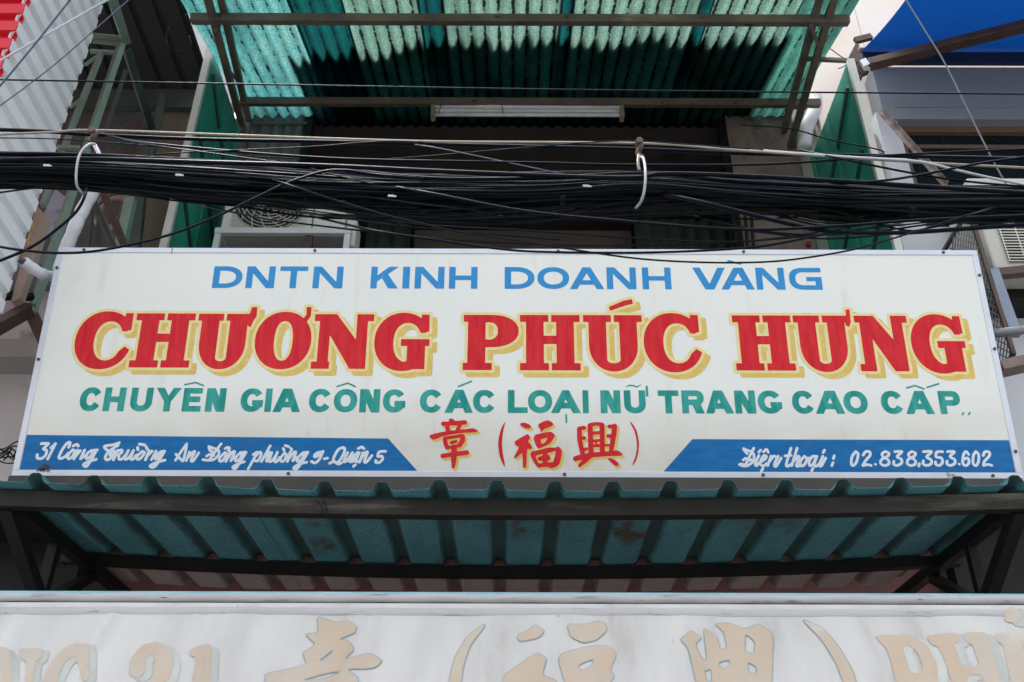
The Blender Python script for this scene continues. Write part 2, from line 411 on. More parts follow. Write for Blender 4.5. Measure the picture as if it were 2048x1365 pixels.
# ------------------------------------------------------------------ shop building
BL, BR = -2.02, 2.16           # party walls
YW = 5.30                      # balcony front wall
b = thing('shop_building', (0.05, 5.0, 0), 'narrow shop house with a dark open balcony under the green canopy', 'building')
def XY(px, py=300, Y=YW): return onY(px, py, Y).x
zc_top = onY(1024, 236, YW).z
xl1, xr0 = XY(603, 330), XY(1462, 330)
mb = MB().box((BL, 4.95, 0), (BR, 5.15, 3.95)); mb.build('lower_wall', M['pink_wall'], b)
MB().box((BL, 3.80, 3.95), (BR, 7.2, 4.15)).build('balcony_slab', M['concrete'], b)
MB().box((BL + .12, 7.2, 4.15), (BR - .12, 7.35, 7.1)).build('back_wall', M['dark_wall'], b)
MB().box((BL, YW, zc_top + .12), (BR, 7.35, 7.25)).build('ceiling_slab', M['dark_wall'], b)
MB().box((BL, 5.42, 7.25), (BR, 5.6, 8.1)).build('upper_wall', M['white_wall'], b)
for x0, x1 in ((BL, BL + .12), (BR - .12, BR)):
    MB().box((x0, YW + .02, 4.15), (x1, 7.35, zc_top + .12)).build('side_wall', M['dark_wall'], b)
prof = []
x = 0.0
L_ = xl1 - (BL + .14)
n = 40
for i in range(n + 1):
    a = L_ * i / n; prof.append((a, .012 * math.cos(2 * math.pi * a / .085)))
MB().sheet((BL + .14, YW - .01, 4.15), (1, 0, 0), (0, 0, 1), (0, -1, 0), prof, [0, .8, 1.6, zc_top + .02 - 4.15], .004).build('corrugated_panel', M['pinkcor'], b, True)
MB().box((BL + .14, YW - .03, onY(550, 252, YW).z - .012), (xl1, YW - .0255, onY(550, 252, YW).z + .012)).build('panel_rail', M['timber'], b)
MB().box((xr0, YW - .03, 4.15), (XY(1590, 300), YW + .06, onY(1500, 238, YW).z)).build('plaster_wall', M['plaster'], b)
MB().box((XY(1590, 300) + .002, YW - .06, 4.15), (BR - .002, YW + .02, onY(1600, 232, YW).z)).build('plaster_pier', M['plaster_grey'], b)
for px in (606, 1455):
    xx = XY(px, 330)
    MB().box((xx - .03, YW - .02, 4.15), (xx + .03, YW + .04, zc_top + .1)).build('post', M['black_steel'], b)
# darker partitions inside the balcony
xa, xb = XY(830, 460, 6.2), XY(1262, 460, 6.2)
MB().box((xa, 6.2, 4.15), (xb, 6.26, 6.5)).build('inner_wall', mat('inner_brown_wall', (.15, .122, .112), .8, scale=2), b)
for xx in (xa - .04, xb + .005):
    MB().box((xx, 6.17, 4.15), (xx + .035, 6.23, 6.9)).build('inner_post', M['black_steel'], b)
def corr(x0, x1, Y, z0, z1, name, m, pitch=.11, amp=.014):
    n = int((x1 - x0) / pitch * 8); pr = [((x1 - x0) * i / n, amp * math.cos(2 * math.pi * (x1 - x0) * i / n / pitch)) for i in range(n + 1)]
    return MB().sheet((x0, Y, z0), (1, 0, 0), (0, 0, 1), (0, -1, 0), pr, [0, (z1 - z0) / 2, z1 - z0], .004).build(name, m, b, True)
corr(XY(1268, 450, 5.9), XY(1492, 450, 5.9), 5.9, 4.15, onY(1380, 405, 5.9).z, 'balcony_screen', M['dark_green_cor'])
corr(XY(732, 480, 5.9), XY(820, 480, 5.9), 5.9, 4.15, onY(780, 440, 5.9).z, 'balcony_screen', M['dark_green_cor'])
MB().beam(onY(1270, 431, 5.87), onY(1495, 434, 5.87), .03, .03).build('screen_rail', M['black_steel'], b)
for px in (1490, 1502):
    MB().beam(onY(px, 425, 5.2), onY(px + 6, 505, 5.2), .018, .018, (0, 1, 0)).build('post', M['black_steel'], b)
# fans in the dark
def wall_fan(px, py, Y, label):
    c = onY(px, py, Y); t = thing('wall_fan', c, label, 'fan', 'dark fans under the canopy')
    r = .19
    mb = MB()
    for k in range(1, 6): mb.ring(c + V((0, -.03 - .02 * math.cos(k / 6 * 1.5), 0)), (0, 1, 0), r * k / 5, .003, 36, 4)
    for k in range(18):
        a = 2 * math.pi * k / 18
        mb.beam(c + V((0, -.05, 0)), c + V((r * math.cos(a), -.03, r * math.sin(a))), .003, .003)
    m = mat('dull_fan_cage', (.42, .41, .40), .5)
    mb.build('cage', m, t)
    MB().disc(c + V((0, -.065, 0)), (0, 1, 0), .055, .02).build('hub_cap', m, t)
    mb = MB()
    for k in range(3):
        a = 2 * math.pi * k / 3
        for s in range(1):
            e = V((math.cos(a), 0, math.sin(a))); f = V((-math.sin(a), .25, math.cos(a)))
            mb.prism([c + e * .04 - f * .03, c + e * .165 - f * .06, c + e * .17 + f * .05, c + e * .04 + f * .03], (0, .004, 0))
    mb.build('blade', M['dark_wall'], t)
    MB().tube([c + V((0, .02, 0)), c + V((0, .16, 0))], .06, 16).build('motor', M['black_steel'], t)
    MB().beam(c + V((0, .1, 0)), c + V((0, .1, .45)), .03, .03).build('bracket', m, t)
wall_fan(681, 258, 5.9, 'dim round fan in the dark beside the dusty pink corrugated panel')
wall_fan(1386, 270, 5.9, 'dim round fan in the dark near the stained plaster pier')

# ------------------------------------------------------------------ green canopy over the balcony
SL = R(18.8)
cB = V((0, -math.cos(SL), -math.sin(SL)))        # from the wall outward, down the slope
cN = V((0, -math.sin(SL), math.cos(SL)))
cO = V((0, YW + .10, zc_top + .035))
def onC(px, py, off=0.0): return onP(px, py, cO + cN * off, cN)
can = thing('canopy', cO, 'green corrugated translucent canopy with dirty waves sloping out over the balcony', 'canopy')
xL, xR = onC(430, 120).x, onC(1640, 120).x
def strip(px0, px1, m, row=10, over=0.0, nfront=2.75, first=0.0):
    x0, x1 = onC(px0, row).x, onC(px1, row).x
    n = max(4, int((x1 - x0) / PITCHC * 10))
    pr = [(x0 + (x1 - x0) * i / n, .011 * math.cos(2 * math.pi * (x0 + (x1 - x0) * i / n) / PITCHC) + over) for i in range(n + 1)]
    rows = [first, .5, 1.0, 1.5, 2.0, 2.4, nfront]
    return MB().sheet(cO, (1, 0, 0), cB, cN, pr, rows).build('corrugated_sheet', m, can, True)
ov = .004
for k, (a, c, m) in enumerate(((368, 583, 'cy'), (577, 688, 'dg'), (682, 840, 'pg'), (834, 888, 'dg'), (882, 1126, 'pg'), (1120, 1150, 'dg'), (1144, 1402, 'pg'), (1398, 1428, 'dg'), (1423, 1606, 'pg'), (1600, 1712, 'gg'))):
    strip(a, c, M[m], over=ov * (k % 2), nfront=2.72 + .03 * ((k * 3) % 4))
# unseen sheet added over the canopy to shade its middle; ragged edge shapes the shadow
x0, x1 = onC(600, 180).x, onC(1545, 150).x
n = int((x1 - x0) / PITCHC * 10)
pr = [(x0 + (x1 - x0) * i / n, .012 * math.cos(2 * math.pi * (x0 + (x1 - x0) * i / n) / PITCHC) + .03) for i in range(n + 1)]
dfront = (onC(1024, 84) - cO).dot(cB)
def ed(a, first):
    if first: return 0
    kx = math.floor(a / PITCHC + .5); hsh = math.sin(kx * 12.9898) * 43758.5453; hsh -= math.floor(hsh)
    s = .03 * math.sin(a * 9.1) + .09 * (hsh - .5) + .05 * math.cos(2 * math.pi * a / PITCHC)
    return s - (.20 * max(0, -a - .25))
MB().sheet(cO + cB * .0, (1, 0, 0), cB, cN, pr, [-.1, .3, .6, dfront], .003, ed).build('added_shade_sheet', M['shade_sheet'], can, True)
for (pa, pb, wd) in (((380, 33), (1694, 47), .052), ((478, 198), (1636, 213), .05)):
    p = onC(pa[0], pa[1], -.045); q = onC(pb[0], pb[1], -.045)
    yy = (p.y + q.y) / 2; zz = (p.z + q.z) / 2
    MB().beam((p.x, yy, zz), (q.x, yy, zz), wd, .05, cN).build('purlin', M['timber'], can)
def strut(a, Ya, c, Yc, w_=.038, name='strut', m='timber'):
    MB().beam(onY(*a, Ya), onY(*c, Yc), w_, w_ * 1.15).build(name, M[m], can)
yf = onC(440, 10).y
strut((408, -30), 3.70, (487, 262), 5.28)
strut((436, -30), 3.72, (497, 240), 5.28)
strut((1646, -30), 3.70, (1568, 262), 5.26)
strut((1676, -30), 3.72, (1580, 294), 5.24)
strut((431, 60), 4.02, (446, 92), 4.2, .02, 'tie')
strut((1622, 52), 4.0, (1636, 90), 4.2, .02, 'tie')
strut((1612, 118), 4.42, (1698, 122), 4.46, .022, 'tie')

# fluorescent light under the purlin
p, q = onY(862, 222, 5.02), onY(1248, 226, 5.02)
zz = (p.z + q.z) / 2; yy = 5.02
fl = thing('fluorescent_light', ((p.x + q.x) / 2, yy, zz + .05), 'white two-tube fluorescent batten hanging under the canopy', 'light')
dz = onY(1024, 211, yy).z - zz
MB().box((p.x + .02, yy, zz + .005), (q.x - .02, yy + .045, zz + dz)).build('batten', M['fixture'], fl, bevel=.006)
MB().tube([(p.x + .03, yy - .005, zz - .035), (q.x - .03, yy - .005, zz - .035)], .0135, 14).build('tube', M['tube'], fl, True)
MB().tube([(p.x + .03, yy - .016, zz + .028), (q.x - .03, yy - .016, zz + .028)], .0135, 14).build('tube', M['tube'], fl, True)
for xx in (p.x, q.x - .03):
    MB().box((xx, yy - .03, zz - .055), (xx + .03, yy + .044, zz + dz)).build('end_cap', M['endcap'], fl, bevel=.005)
for xx, s in ((p.x + .06, 1), (p.x + .5, -1)):
    MB().tube(catmull([(xx, yy - .035, zz - .05), (xx + .01 * s, yy - .04, zz + .02), (xx + .02 * s, yy, zz + .09), (xx + .06, yy + .01, zz + .11)]), .003, 6).build('wire', M['cable'], fl, True)

# ------------------------------------------------------------------ green side screens of the balcony
def fin(px_top, px_bot, back, X, face, label):
    f1, f2 = onX(*px_top, X), onX(*px_bot, X)
    Y0 = (f1.y + f2.y) / 2; zt = f1.z; Y1 = onX(*back, X).y; zb = f2.z - .6
    t = thing('balcony_screen', (X, (Y0 + Y1) / 2, zb), label, 'screen', 'green metal screens at the balcony ends')
    d = .02 * face
    MB().box((min(X, X - d), Y0 + .032, zb), (max(X, X - d), Y1, zt - .01)).build('panel', M['fin'], t)
    MB().box((min(X, X - d * 1.9) - .002, Y0, zb), (max(X, X - d * 1.9) + .002, Y0 + .03, zt)).build('edge_strip', M['fin_edge'], t)
    W = Y1 - Y0 - .05
    Zc = [zt - .16 - k * .52 for k in range(4)]
    for z in Zc:
        for (a, c) in (((.05, 0), (.46, -.20)), ((.55, -.22), (.95, -.42))):
            MB().beam((X + d * .22, Y0 + .05 + a[0] * W, z + a[1]), (X + d * .22, Y0 + .05 + c[0] * W, z + c[1]), .034, .016, (1, 0, 0)).build('brace', M['fin_bar'], t)
    MB().box((X + (0 if face > 0 else -.007), Y0 + .05 + .5 * W - .006, zb), (X + (.007 if face > 0 else 0), Y0 + .05 + .5 * W + .006, zt - .02)).build('seam', M['fin'], t)
    MB().box((X + (0 if face > 0 else -.016), Y1 - .03, zb), (X + (.016 if face > 0 else 0), Y1 - .002, zt - .02)).build('rear_rib', M['fin'], t)
fin((425, 92), (332, 497), (480, 250), -1.94, 1, 'green metal balcony screen with white edge beside the white air conditioner')
fin((1694, 122), (1795, 497), (1622, 300), 2.10, -1, 'green metal balcony screen with white edge beside the blue tarpaulin')

# ------------------------------------------------------------------ air conditioner behind the sign, on a white stand
YA = 4.78
def A(px, py, dy=0): return onY(px, py, YA + dy)
acl, acr = A(444, 440).x, A(690, 440).x
acz0, acz1 = A(560, 461).z, A(560, 341).z
ac = thing('air_conditioner', ((acl + acr) / 2, YA + .15, acz0), 'white outdoor air conditioner with round fan grille on a white stand', 'air conditioner')
MB().box((acl, YA, acz0), (acr, YA + .28, acz1)).build('casing', M['ac'], ac, bevel=.008)
fc = V((acl + (acr - acl) * .385, YA - .004, acz0 + (acz1 - acz0) * .475)); fr = (acz1 - acz0) * .485
MB().disc(fc, (0, 1, 0), fr, .005, 40).build('fan_opening', M['ac_dark'], ac)
mb = MB()
for k in range(1, 11): mb.ring(fc + V((0, -.010, 0)), (0, 1, 0), fr * k / 10, .0027, 48, 4)
for k in range(16):
    pts = []
    for j in range(7):
        rr = fr * (0.14 + .86 * j / 6); a = 2 * math.pi * k / 16 + j * .13
        pts.append(fc + V((rr * math.cos(a), -.014, rr * math.sin(a))))
    mb.tube(pts, .0028, 4)
gm = mat('cream_wire_grille', (.78, .77, .70), .5)
gg_ = mb.build('fan_grille', gm, ac)
# square corner slats outside the circle
mb = MB()
for s in range(4):
    mb = MB()
    for k in range(9):
        rr = fr * (1.06 + .045 * k)
        pts = []
        for j in range(9):
            a = math.pi / 4 + s * math.pi / 2 + (j - 4) / 4 * .42
            x_, z_ = rr * math.cos(a), rr * math.sin(a)
            if abs(x_) < fr * 1.02 and abs(z_) < fr * 1.02: pts.append(fc + V((x_, -.006, z_)))
        if len(pts) > 2: mb.tube(pts, .0028, 4)
    mb.build('corner_grille', gm, ac)
MB().disc(fc + V((0, -.02, 0)), (0, 1, 0), fr * .16, .012).build('grille_badge', gm, ac)
MB().box((acl + (acr - acl) * .735, YA - .006, acz0 + .01), (acl + (acr - acl) * .745, YA - .0005, acz1 - .01)).build('panel_groove', mat('grey_groove', (.2, .2, .2), .6), ac)
MB().box((acr + .002, YA + .03, acz0 - .09), (acr + .07, YA + .2, acz0 + .13)).build('valve_cover', M['ac'], ac, bevel=.02)
st = thing('metal_stand', ((acl + acr) / 2, YA + .15, 4.15), 'white angle-iron stand holding up the air conditioner', 'stand')
zs = acz0 - .003
MB().box((acl - .02, YA - .03, zs - .04), (acr + .05, YA + .004, zs)).build('front_rail', M['stand'], st)
MB().box((acl - .02, YA + .27, zs - .04), (acr + .05, YA + .30, zs)).build('rear_rail', M['stand'], st)
for xx in (acl - .018, acr + .012):
    for yy in (YA - .026, YA + .27):
        MB().box((xx, yy, 4.15), (xx + .036, yy + .028, zs - .041)).build('leg', M['stand'], st)
    MB().box((xx, YA + .006, zs - .038), (xx + .03, YA + .268, zs - .004)).build('side_rail', M['stand'], st)
MB().box((acl + (acr - acl) * .70, YA - .01, zs - .25), (acl + (acr - acl) * .76, YA + .02, zs - .042)).build('rusty_plate', M['arm'], st)
lo = thing('louvred_cabinet', ((acl + acr) / 2, YA + .2, 4.15), 'grey louvred metal cabinet under the air conditioner stand', 'cabinet')
MB().box((acl + .03, YA + .10, 4.15), (acr, YA + .25, zs - .06)).build('cabinet_body', M['grey_louvre'], lo)
mb = MB()
for k in range(14):
    z = zs - .09 - k * .05
    mb.beam((acl + .05, YA + .085, z), (acr - .02, YA + .085, z), .03, .006, (0, .5, 1))
mb.build('slats', M['grey_louvre'], lo)

# ------------------------------------------------------------------ the painted sign
SW, SH = 4.0, 1.0235
zb_, zt_ = FPX * SW / 2024.0, FPX * SW / 1835.5
Pb = CAM + ray(1034, 955.5) * zb_
Pt = CAM + ray(1036.7, 498.7) * zt_
sEy = (Pt - Pb); SH = sEy.length; sEy.normalize()
sEy = V((0, sEy.y, sEy.z)).normalized()
sEx = V((1, 0, 0)); sN = V((0, -sEy.z, sEy.y))        # faces the street
if sN.y > 0: sN = -sN
sO = V(((Pb.x + Pt.x) / 2 - SW / 2, Pb.y, Pb.z))
def S(u, v, d=0.0): return sO + sEx * u + sEy * v + sN * d
def suv(px, py):
    p = onP(px, py, sO, sN) - sO
    return (p.dot(sEx), p.dot(sEy))
sign = thing('shop_sign', S(SW / 2, 0, -.03), 'long cream hand-painted shop sign with big red lettering in an aluminium frame', 'sign')
def quadbox(mb, u0, v0, u1, v1, d0, d1):
    return mb.hexa([S(u0, v0, d0), S(u1, v0, d0), S(u1, v1, d0), S(u0, v1, d0)], [S(u0, v0, d1), S(u1, v0, d1), S(u1, v1, d1), S(u0, v1, d1)])
fwid = .025
quadbox(MB(), .004, .004, SW - .004, SH - .004, -.022, 0).build('panel', M['panel'], sign)
mb = MB()
for k, (u0, v0, u1, v1) in enumerate(((0, SH - .024, SW, SH), (0, 0, SW, .024), (0, .0242, fwid, SH - .0242), (SW - fwid, .0242, SW, SH - .0242))):
    quadbox(mb, u0, v0, u1, v1, -.03, .0035)
frame = mb.build('frame', M['alu'], sign, bevel=.0015)
ju = suv(345, 501)[0]
quadbox(MB(), ju - .0015, SH - .03, ju + .0015, SH - .002, .0036, .0045).build('frame_joint', M['screw'], sign)
mb = MB()
for k in range(6):
    quadbox(mb, .1 + k * .75, .05, .14 + k * .75, SH - .05, -.06, -.0305)
mb.build('back_battens', M['black_steel'], sign)
scr = None
for (px, py) in ((169, 500.5), (630, 504), (1116, 504.5), (1487, 506), (1886, 507), (115, 537), (78, 720), (1959, 552), (1989.5, 699), (2032, 904), (577, 950), (1129, 952), (1526, 953), (1985, 954)):
    u, v = suv(px, py)
    u = min(max(u, .012), SW - .012) if (v < SH - .05 and v > .05) else u
    v = SH - .012 if v > SH - .04 else (.012 if v < .04 else v)
    if scr is None:
        scr = MB().disc((0, 0, 0), sN, .0065, .006, 12).build('screw', M['screw'], None)
        o = scr
    else:
        o = scr.copy(); C.collection.objects.link(o)
    o.parent = sign; o.location = S(u, v, .0055) - sign.location

# ---- lettering: signed distance shapes, contoured into flat meshes
def sd_poly(X, Y, P):
    d = np.full(X.shape, 1e9); s = np.ones(X.shape); n = len(P)
    for i in range(n):
        ax, ay = P[i]; bx, by = P[i - 1]
        ex, ey = bx - ax, by - ay
        wx, wy = X - ax, Y - ay
        t = np.clip((wx * ex + wy * ey) / (ex * ex + ey * ey + 1e-18), 0, 1)
        d = np.minimum(d, (wx - ex * t) ** 2 + (wy - ey * t) ** 2)
        c1, c2, c3 = Y >= ay, Y < by, ex * wy > ey * wx
        fl_ = (c1 & c2 & c3) | (~c1 & ~c2 & ~c3)
        s = np.where(fl_, -s, s)
    return s * np.sqrt(d)
def sd_stroke(X, Y, P, w0):
    d = np.full(X.shape, 1e9); ws = w0 if isinstance(w0, (list, tuple)) else [w0] * len(P)
    if len(P) == 1: return np.hypot(X - P[0][0], Y - P[0][1]) - ws[0] / 2
    for i in range(len(P) - 1):
        ax, ay = P[i]; bx, by = P[i + 1]; ex, ey = bx - ax, by - ay
        t = np.clip(((X - ax) * ex + (Y - ay) * ey) / (ex * ex + ey * ey + 1e-18), 0, 1)
        d = np.minimum(d, np.hypot(X - ax - ex * t, Y - ay - ey * t) - (ws[i] * (1 - t) + ws[i + 1] * t) / 2)
    return d
def field(prims, X, Y):
    d = np.full(X.shape, 1e9)
    for p in prims:
        if p[0] == 'p': d = np.minimum(d, sd_poly(X, Y, p[1]))
        elif p[0] == 'h': d = np.maximum(d, -sd_poly(X, Y, p[1]))
        elif p[0] == 's': d = np.minimum(d, sd_stroke(X, Y, p[1], p[2]))
        elif p[0] == 'x': d = np.maximum(d, -sd_stroke(X, Y, p[1], p[2]))
    return d
def contour(D, xs, ys, merge=True):
    """polygons of D < 0 on the grid: merged runs inside, clipped cells at the edge"""
    vs, fs, cache = [], [], {}
    def vert(x, y):
        k = (round(x * 1e6), round(y * 1e6))
        if k not in cache: cache[k] = len(vs); vs.append((x, y))
        return cache[k]
    ins = D < 0
    full = ins[:-1, :-1] & ins[1:, :-1] & ins[:-1, 1:] & ins[1:, 1:]
    anyc = ins[:-1, :-1] | ins[1:, :-1] | ins[:-1, 1:] | ins[1:, 1:]
    for j in range(full.shape[0]):
        row = full[j]; i = 0; nn = row.shape[0]
        idx = np.flatnonzero(np.diff(np.concatenate(([0], row.astype(np.int8), [0]))))
        runs = list(zip(idx[::2], idx[1::2]))
        if not merge: runs = [(q_, q_ + 1) for a, b_ in runs for q_ in range(a, b_)]
        for a, b_ in runs:
            fs.append((vert(xs[a], ys[j]), vert(xs[b_], ys[j]), vert(xs[b_], ys[j + 1]), vert(xs[a], ys[j + 1])))
    for j, i in zip(*np.nonzero(anyc & ~full)):
        c = [(xs[i], ys[j], D[j, i]), (xs[i + 1], ys[j], D[j, i + 1]), (xs[i + 1], ys[j + 1], D[j + 1, i + 1]), (xs[i], ys[j + 1], D[j + 1, i])]
        poly = []
        for k in range(4):
            a, b_ = c[k], c[(k + 1) % 4]
            if a[2] < 0: poly.append((a[0], a[1]))
            if (a[2] < 0) != (b_[2] < 0):
                t = a[2] / (a[2] - b_[2]); poly.append((a[0] + (b_[0] - a[0]) * t, a[1] + (b_[1] - a[1]) * t))
        ids = []
        for p_ in poly:
            q_ = vert(*p_)
            if q_ not in ids: ids.append(q_)
        if len(ids) >= 3: fs.append(tuple(ids))
    return vs, fs
def prim_bounds(prims):
    P = []; wmax = 0
    for p in prims:
        if p[0] in 'ps': P += list(p[1])
        if p[0] == 's': wmax = max(wmax, max(p[2]) if isinstance(p[2], (list, tuple)) else p[2])
    P = np.array(P); return P.min(0) - wmax / 2, P.max(0) + wmax / 2
def paint(glyphs, name, m, parent, place, cell=.0022, grow=0.0, shift=(0, 0), extra=None, wob=0.0):
    """glyphs = list of prim lists; each group is contoured by itself into one mesh"""
    mb = MB()
    for prims in glyphs:
        lo_, hi_ = prim_bounds(prims); pad = grow + cell * 2
        xs = np.arange(lo_[0] - pad, hi_[0] + pad + cell, cell); ys = np.arange(lo_[1] - pad, hi_[1] + pad + cell, cell)
        X, Y = np.meshgrid(xs, ys)
        if wob: X, Y = X + wob * np.sin(Y * 61 + X * 17), Y + wob * np.sin(X * 53 + 1)
        D = field(prims, X, Y) - grow
        vs, fs = contour(D, xs, ys)
        mb.add([place(x_ + shift[0], y_ + shift[1]) for x_, y_ in vs], fs)
    return mb.build(name, m, parent)
def ell(cx, cy, rx, ry, a0=0, a1=360, n=40, k=2.0):
    out = []
    for i in range(n + (0 if a1 - a0 >= 360 else 1)):
        t = R(a0 + (a1 - a0) * i / n); c, s = math.cos(t), math.sin(t)
        out.append((cx + rx * math.copysign(abs(c) ** (2 / k), c), cy + ry * math.copysign(abs(s) ** (2 / k), s)))
    return out
def rc(x0, y0, x1, y1): return [(x0, y0), (x1, y0), (x1, y1), (x0, y1)]
def sans(ch, w, h, a, b, **k):
    P = lambda *q: ('p', list(q)); Q = lambda q: ('p', q); Hh = lambda q: ('h', q)
    if ch == 'I': return [Q(rc(0, 0, w, h))]
    if ch == 'H': return [Q(rc(0, 0, a, h)), Q(rc(w - a, 0, w, h)), Q(rc(0, h * .5 - b / 2, w, h * .5 + b / 2))]
    if ch == 'N': return [Q(rc(0, 0, a, h)), Q(rc(w - a, 0, w, h)), P((0, h), (a * 1.25, h), (w, 0), (w - a * 1.25, 0))]
    if ch == 'T': return [Q(rc(0, h - b, w, h)), Q(rc(w * .5 - a / 2, 0, w * .5 + a / 2, h))]
    if ch == 'L': return [Q(rc(0, 0, a, h)), Q(rc(0, 0, w, b))]
    if ch == 'E': return [Q(rc(0, 0, a, h)), Q(rc(0, 0, w, b)), Q(rc(0, h - b, w, h)), Q(rc(0, h * .52 - b / 2, w * .92, h * .52 + b / 2))]
    if ch == 'K': return [Q(rc(0, 0, a, h)), P((a * .8, .28 * h), (a * .8, .56 * h), (w - a * 1.5, h), (w, h)), P((w * .38, .52 * h), (w * .60, .68 * h), (w, 0), (w - a * 1.55, 0))]
    if ch == 'Y': return [P((0, h), (a * 1.2, h), (w * .5 + a * .5, h * .46), (w * .5 + a * .5, 0), (w * .5 - a * .5, 0), (w * .5 - a * .5, h * .42)), P((w, h), (w - a * 1.2, h), (w * .5 - a * .3, h * .48), (w * .5 + a * .5, h * .42))]
    if ch in 'AV':
        p, q = k.get('apex', (w * .36, w * .64)); a2 = a * 1.18; y1 = h * .2
        iL = lambda y: a2 + p * y / h; iR = lambda y: w - a2 - (w - q) * y / h
        yt = (w - 2 * a2) / ((p + w - q) / h); yt = min(yt, h * .97)
        if ch == 'A':
            r = [P((0, 0), (p, h), (q, h), (w, 0)), Hh([(iL(-.02), -.02), (iL(y1), y1), (iR(y1), y1), (iR(-.02), -.02)])]
            if yt > y1 + b: r.append(Hh([(iL(y1 + b), y1 + b), (iL(yt), yt), (iR(yt), yt), (iR(y1 + b), y1 + b)]))
            return r
        return [P((0, h), (p, 0), (q, 0), (w, h)), Hh([(iL(-.02), h + .02), (iL(yt), h - yt), (iR(yt), h - yt), (iR(-.02), h + .02)])]
    if ch == 'D':
        r = w * .62
        o = [(0, 0)] + ell(w - r, h / 2, r, h / 2, -90, 90, 24, 2.2) + [(0, h)]
        i_ = [(a, b)] + ell(w - r, h / 2, r - a, h / 2 - b, -90, 90, 24, 2.2) + [(a, h - b)]
        return [Q(o), Hh(i_)]
    if ch == 'U':
        r = w / 2
        o = [(0, h)] + ell(r, h * .42, r, h * .42, 180, 360, 24, 2.2) + [(w, h)]
        i_ = [(a, h + .01)] + ell(r, h * .42, r - a, h * .42 - b, 180, 360, 24, 2.2) + [(w - a, h + .01)]
        return [Q(o), Hh(i_)]
    if ch in 'PR':
        y0 = h * .36; hh = h - y0; r = min(hh / 2, w * .5)
        o = [(0, y0)] + ell(w - r, y0 + hh / 2, r, hh / 2, -90, 90, 20, 2.2) + [(0, h)]
        i_ = [(a, y0 + b)] + ell(w - r, y0 + hh / 2, max(r - a, .004), hh / 2 - b, -90, 90, 20, 2.2) + [(a, h - b)]
        r_ = [Q(o), Hh(i_), Q(rc(0, 0, a, h))]
        if ch == 'R': r_.append(P((w * .36, y0 + b), (w * .36 + a * 1.3, y0 + b), (w, 0), (w - a * 1.25, 0)))
        return r_
    if ch in 'OCG':
        o = [Q(ell(w / 2, h / 2, w / 2, h / 2, k=k.get('k', 2.15))), Hh(ell(w / 2, h / 2, w / 2 - a, h / 2 - b, k=k.get('k', 2.15)))]
        if ch == 'C': o.append(Hh([(w * .5, h * .5), (w * 1.15, h * .92), (w * 1.3, h * .5), (w * 1.15, h * .10)]))
        if ch == 'G':
            o.append(Hh([(w * .5, h * .52), (w * 1.1, h * .90), (w * 1.3, h * .5), (w * .6, h * .5)]))
            o.append(Hh(rc(w * .93, h * .08, w * 1.2, h * .56)))
            o += [Q(rc(w * .52, h * .50 - b * .9, w, h * .50)), Q([(w - a, h * .1), (w, h * .22), (w, h * .5), (w - a, h * .5)])]
        return o
    if ch == 'g1':   # wide squarish G
        r = w * .45
        o = [(w, 0)] + ell(r, h / 2, r, h / 2, 270, 90, 24, 2.4) + [(w, h)]
        i_ = [(w * .97, b)] + ell(r, h / 2, r - a, h / 2 - b, 270, 90, 24, 2.4) + [(w * 1.1, h - b), (w * 1.1, h * .58), (w * .97, h * .58)]
        i_ = [(w - a, b)] + ell(r, h / 2, r - a, h / 2 - b, 270, 90, 24, 2.4) + [(w * 1.1, h - b), (w * 1.1, h * .58), (w * .53, h * .58), (w * .53, h * .39), (w - a, h * .39)]
        return [Q(o), Hh(i_)]
    return []
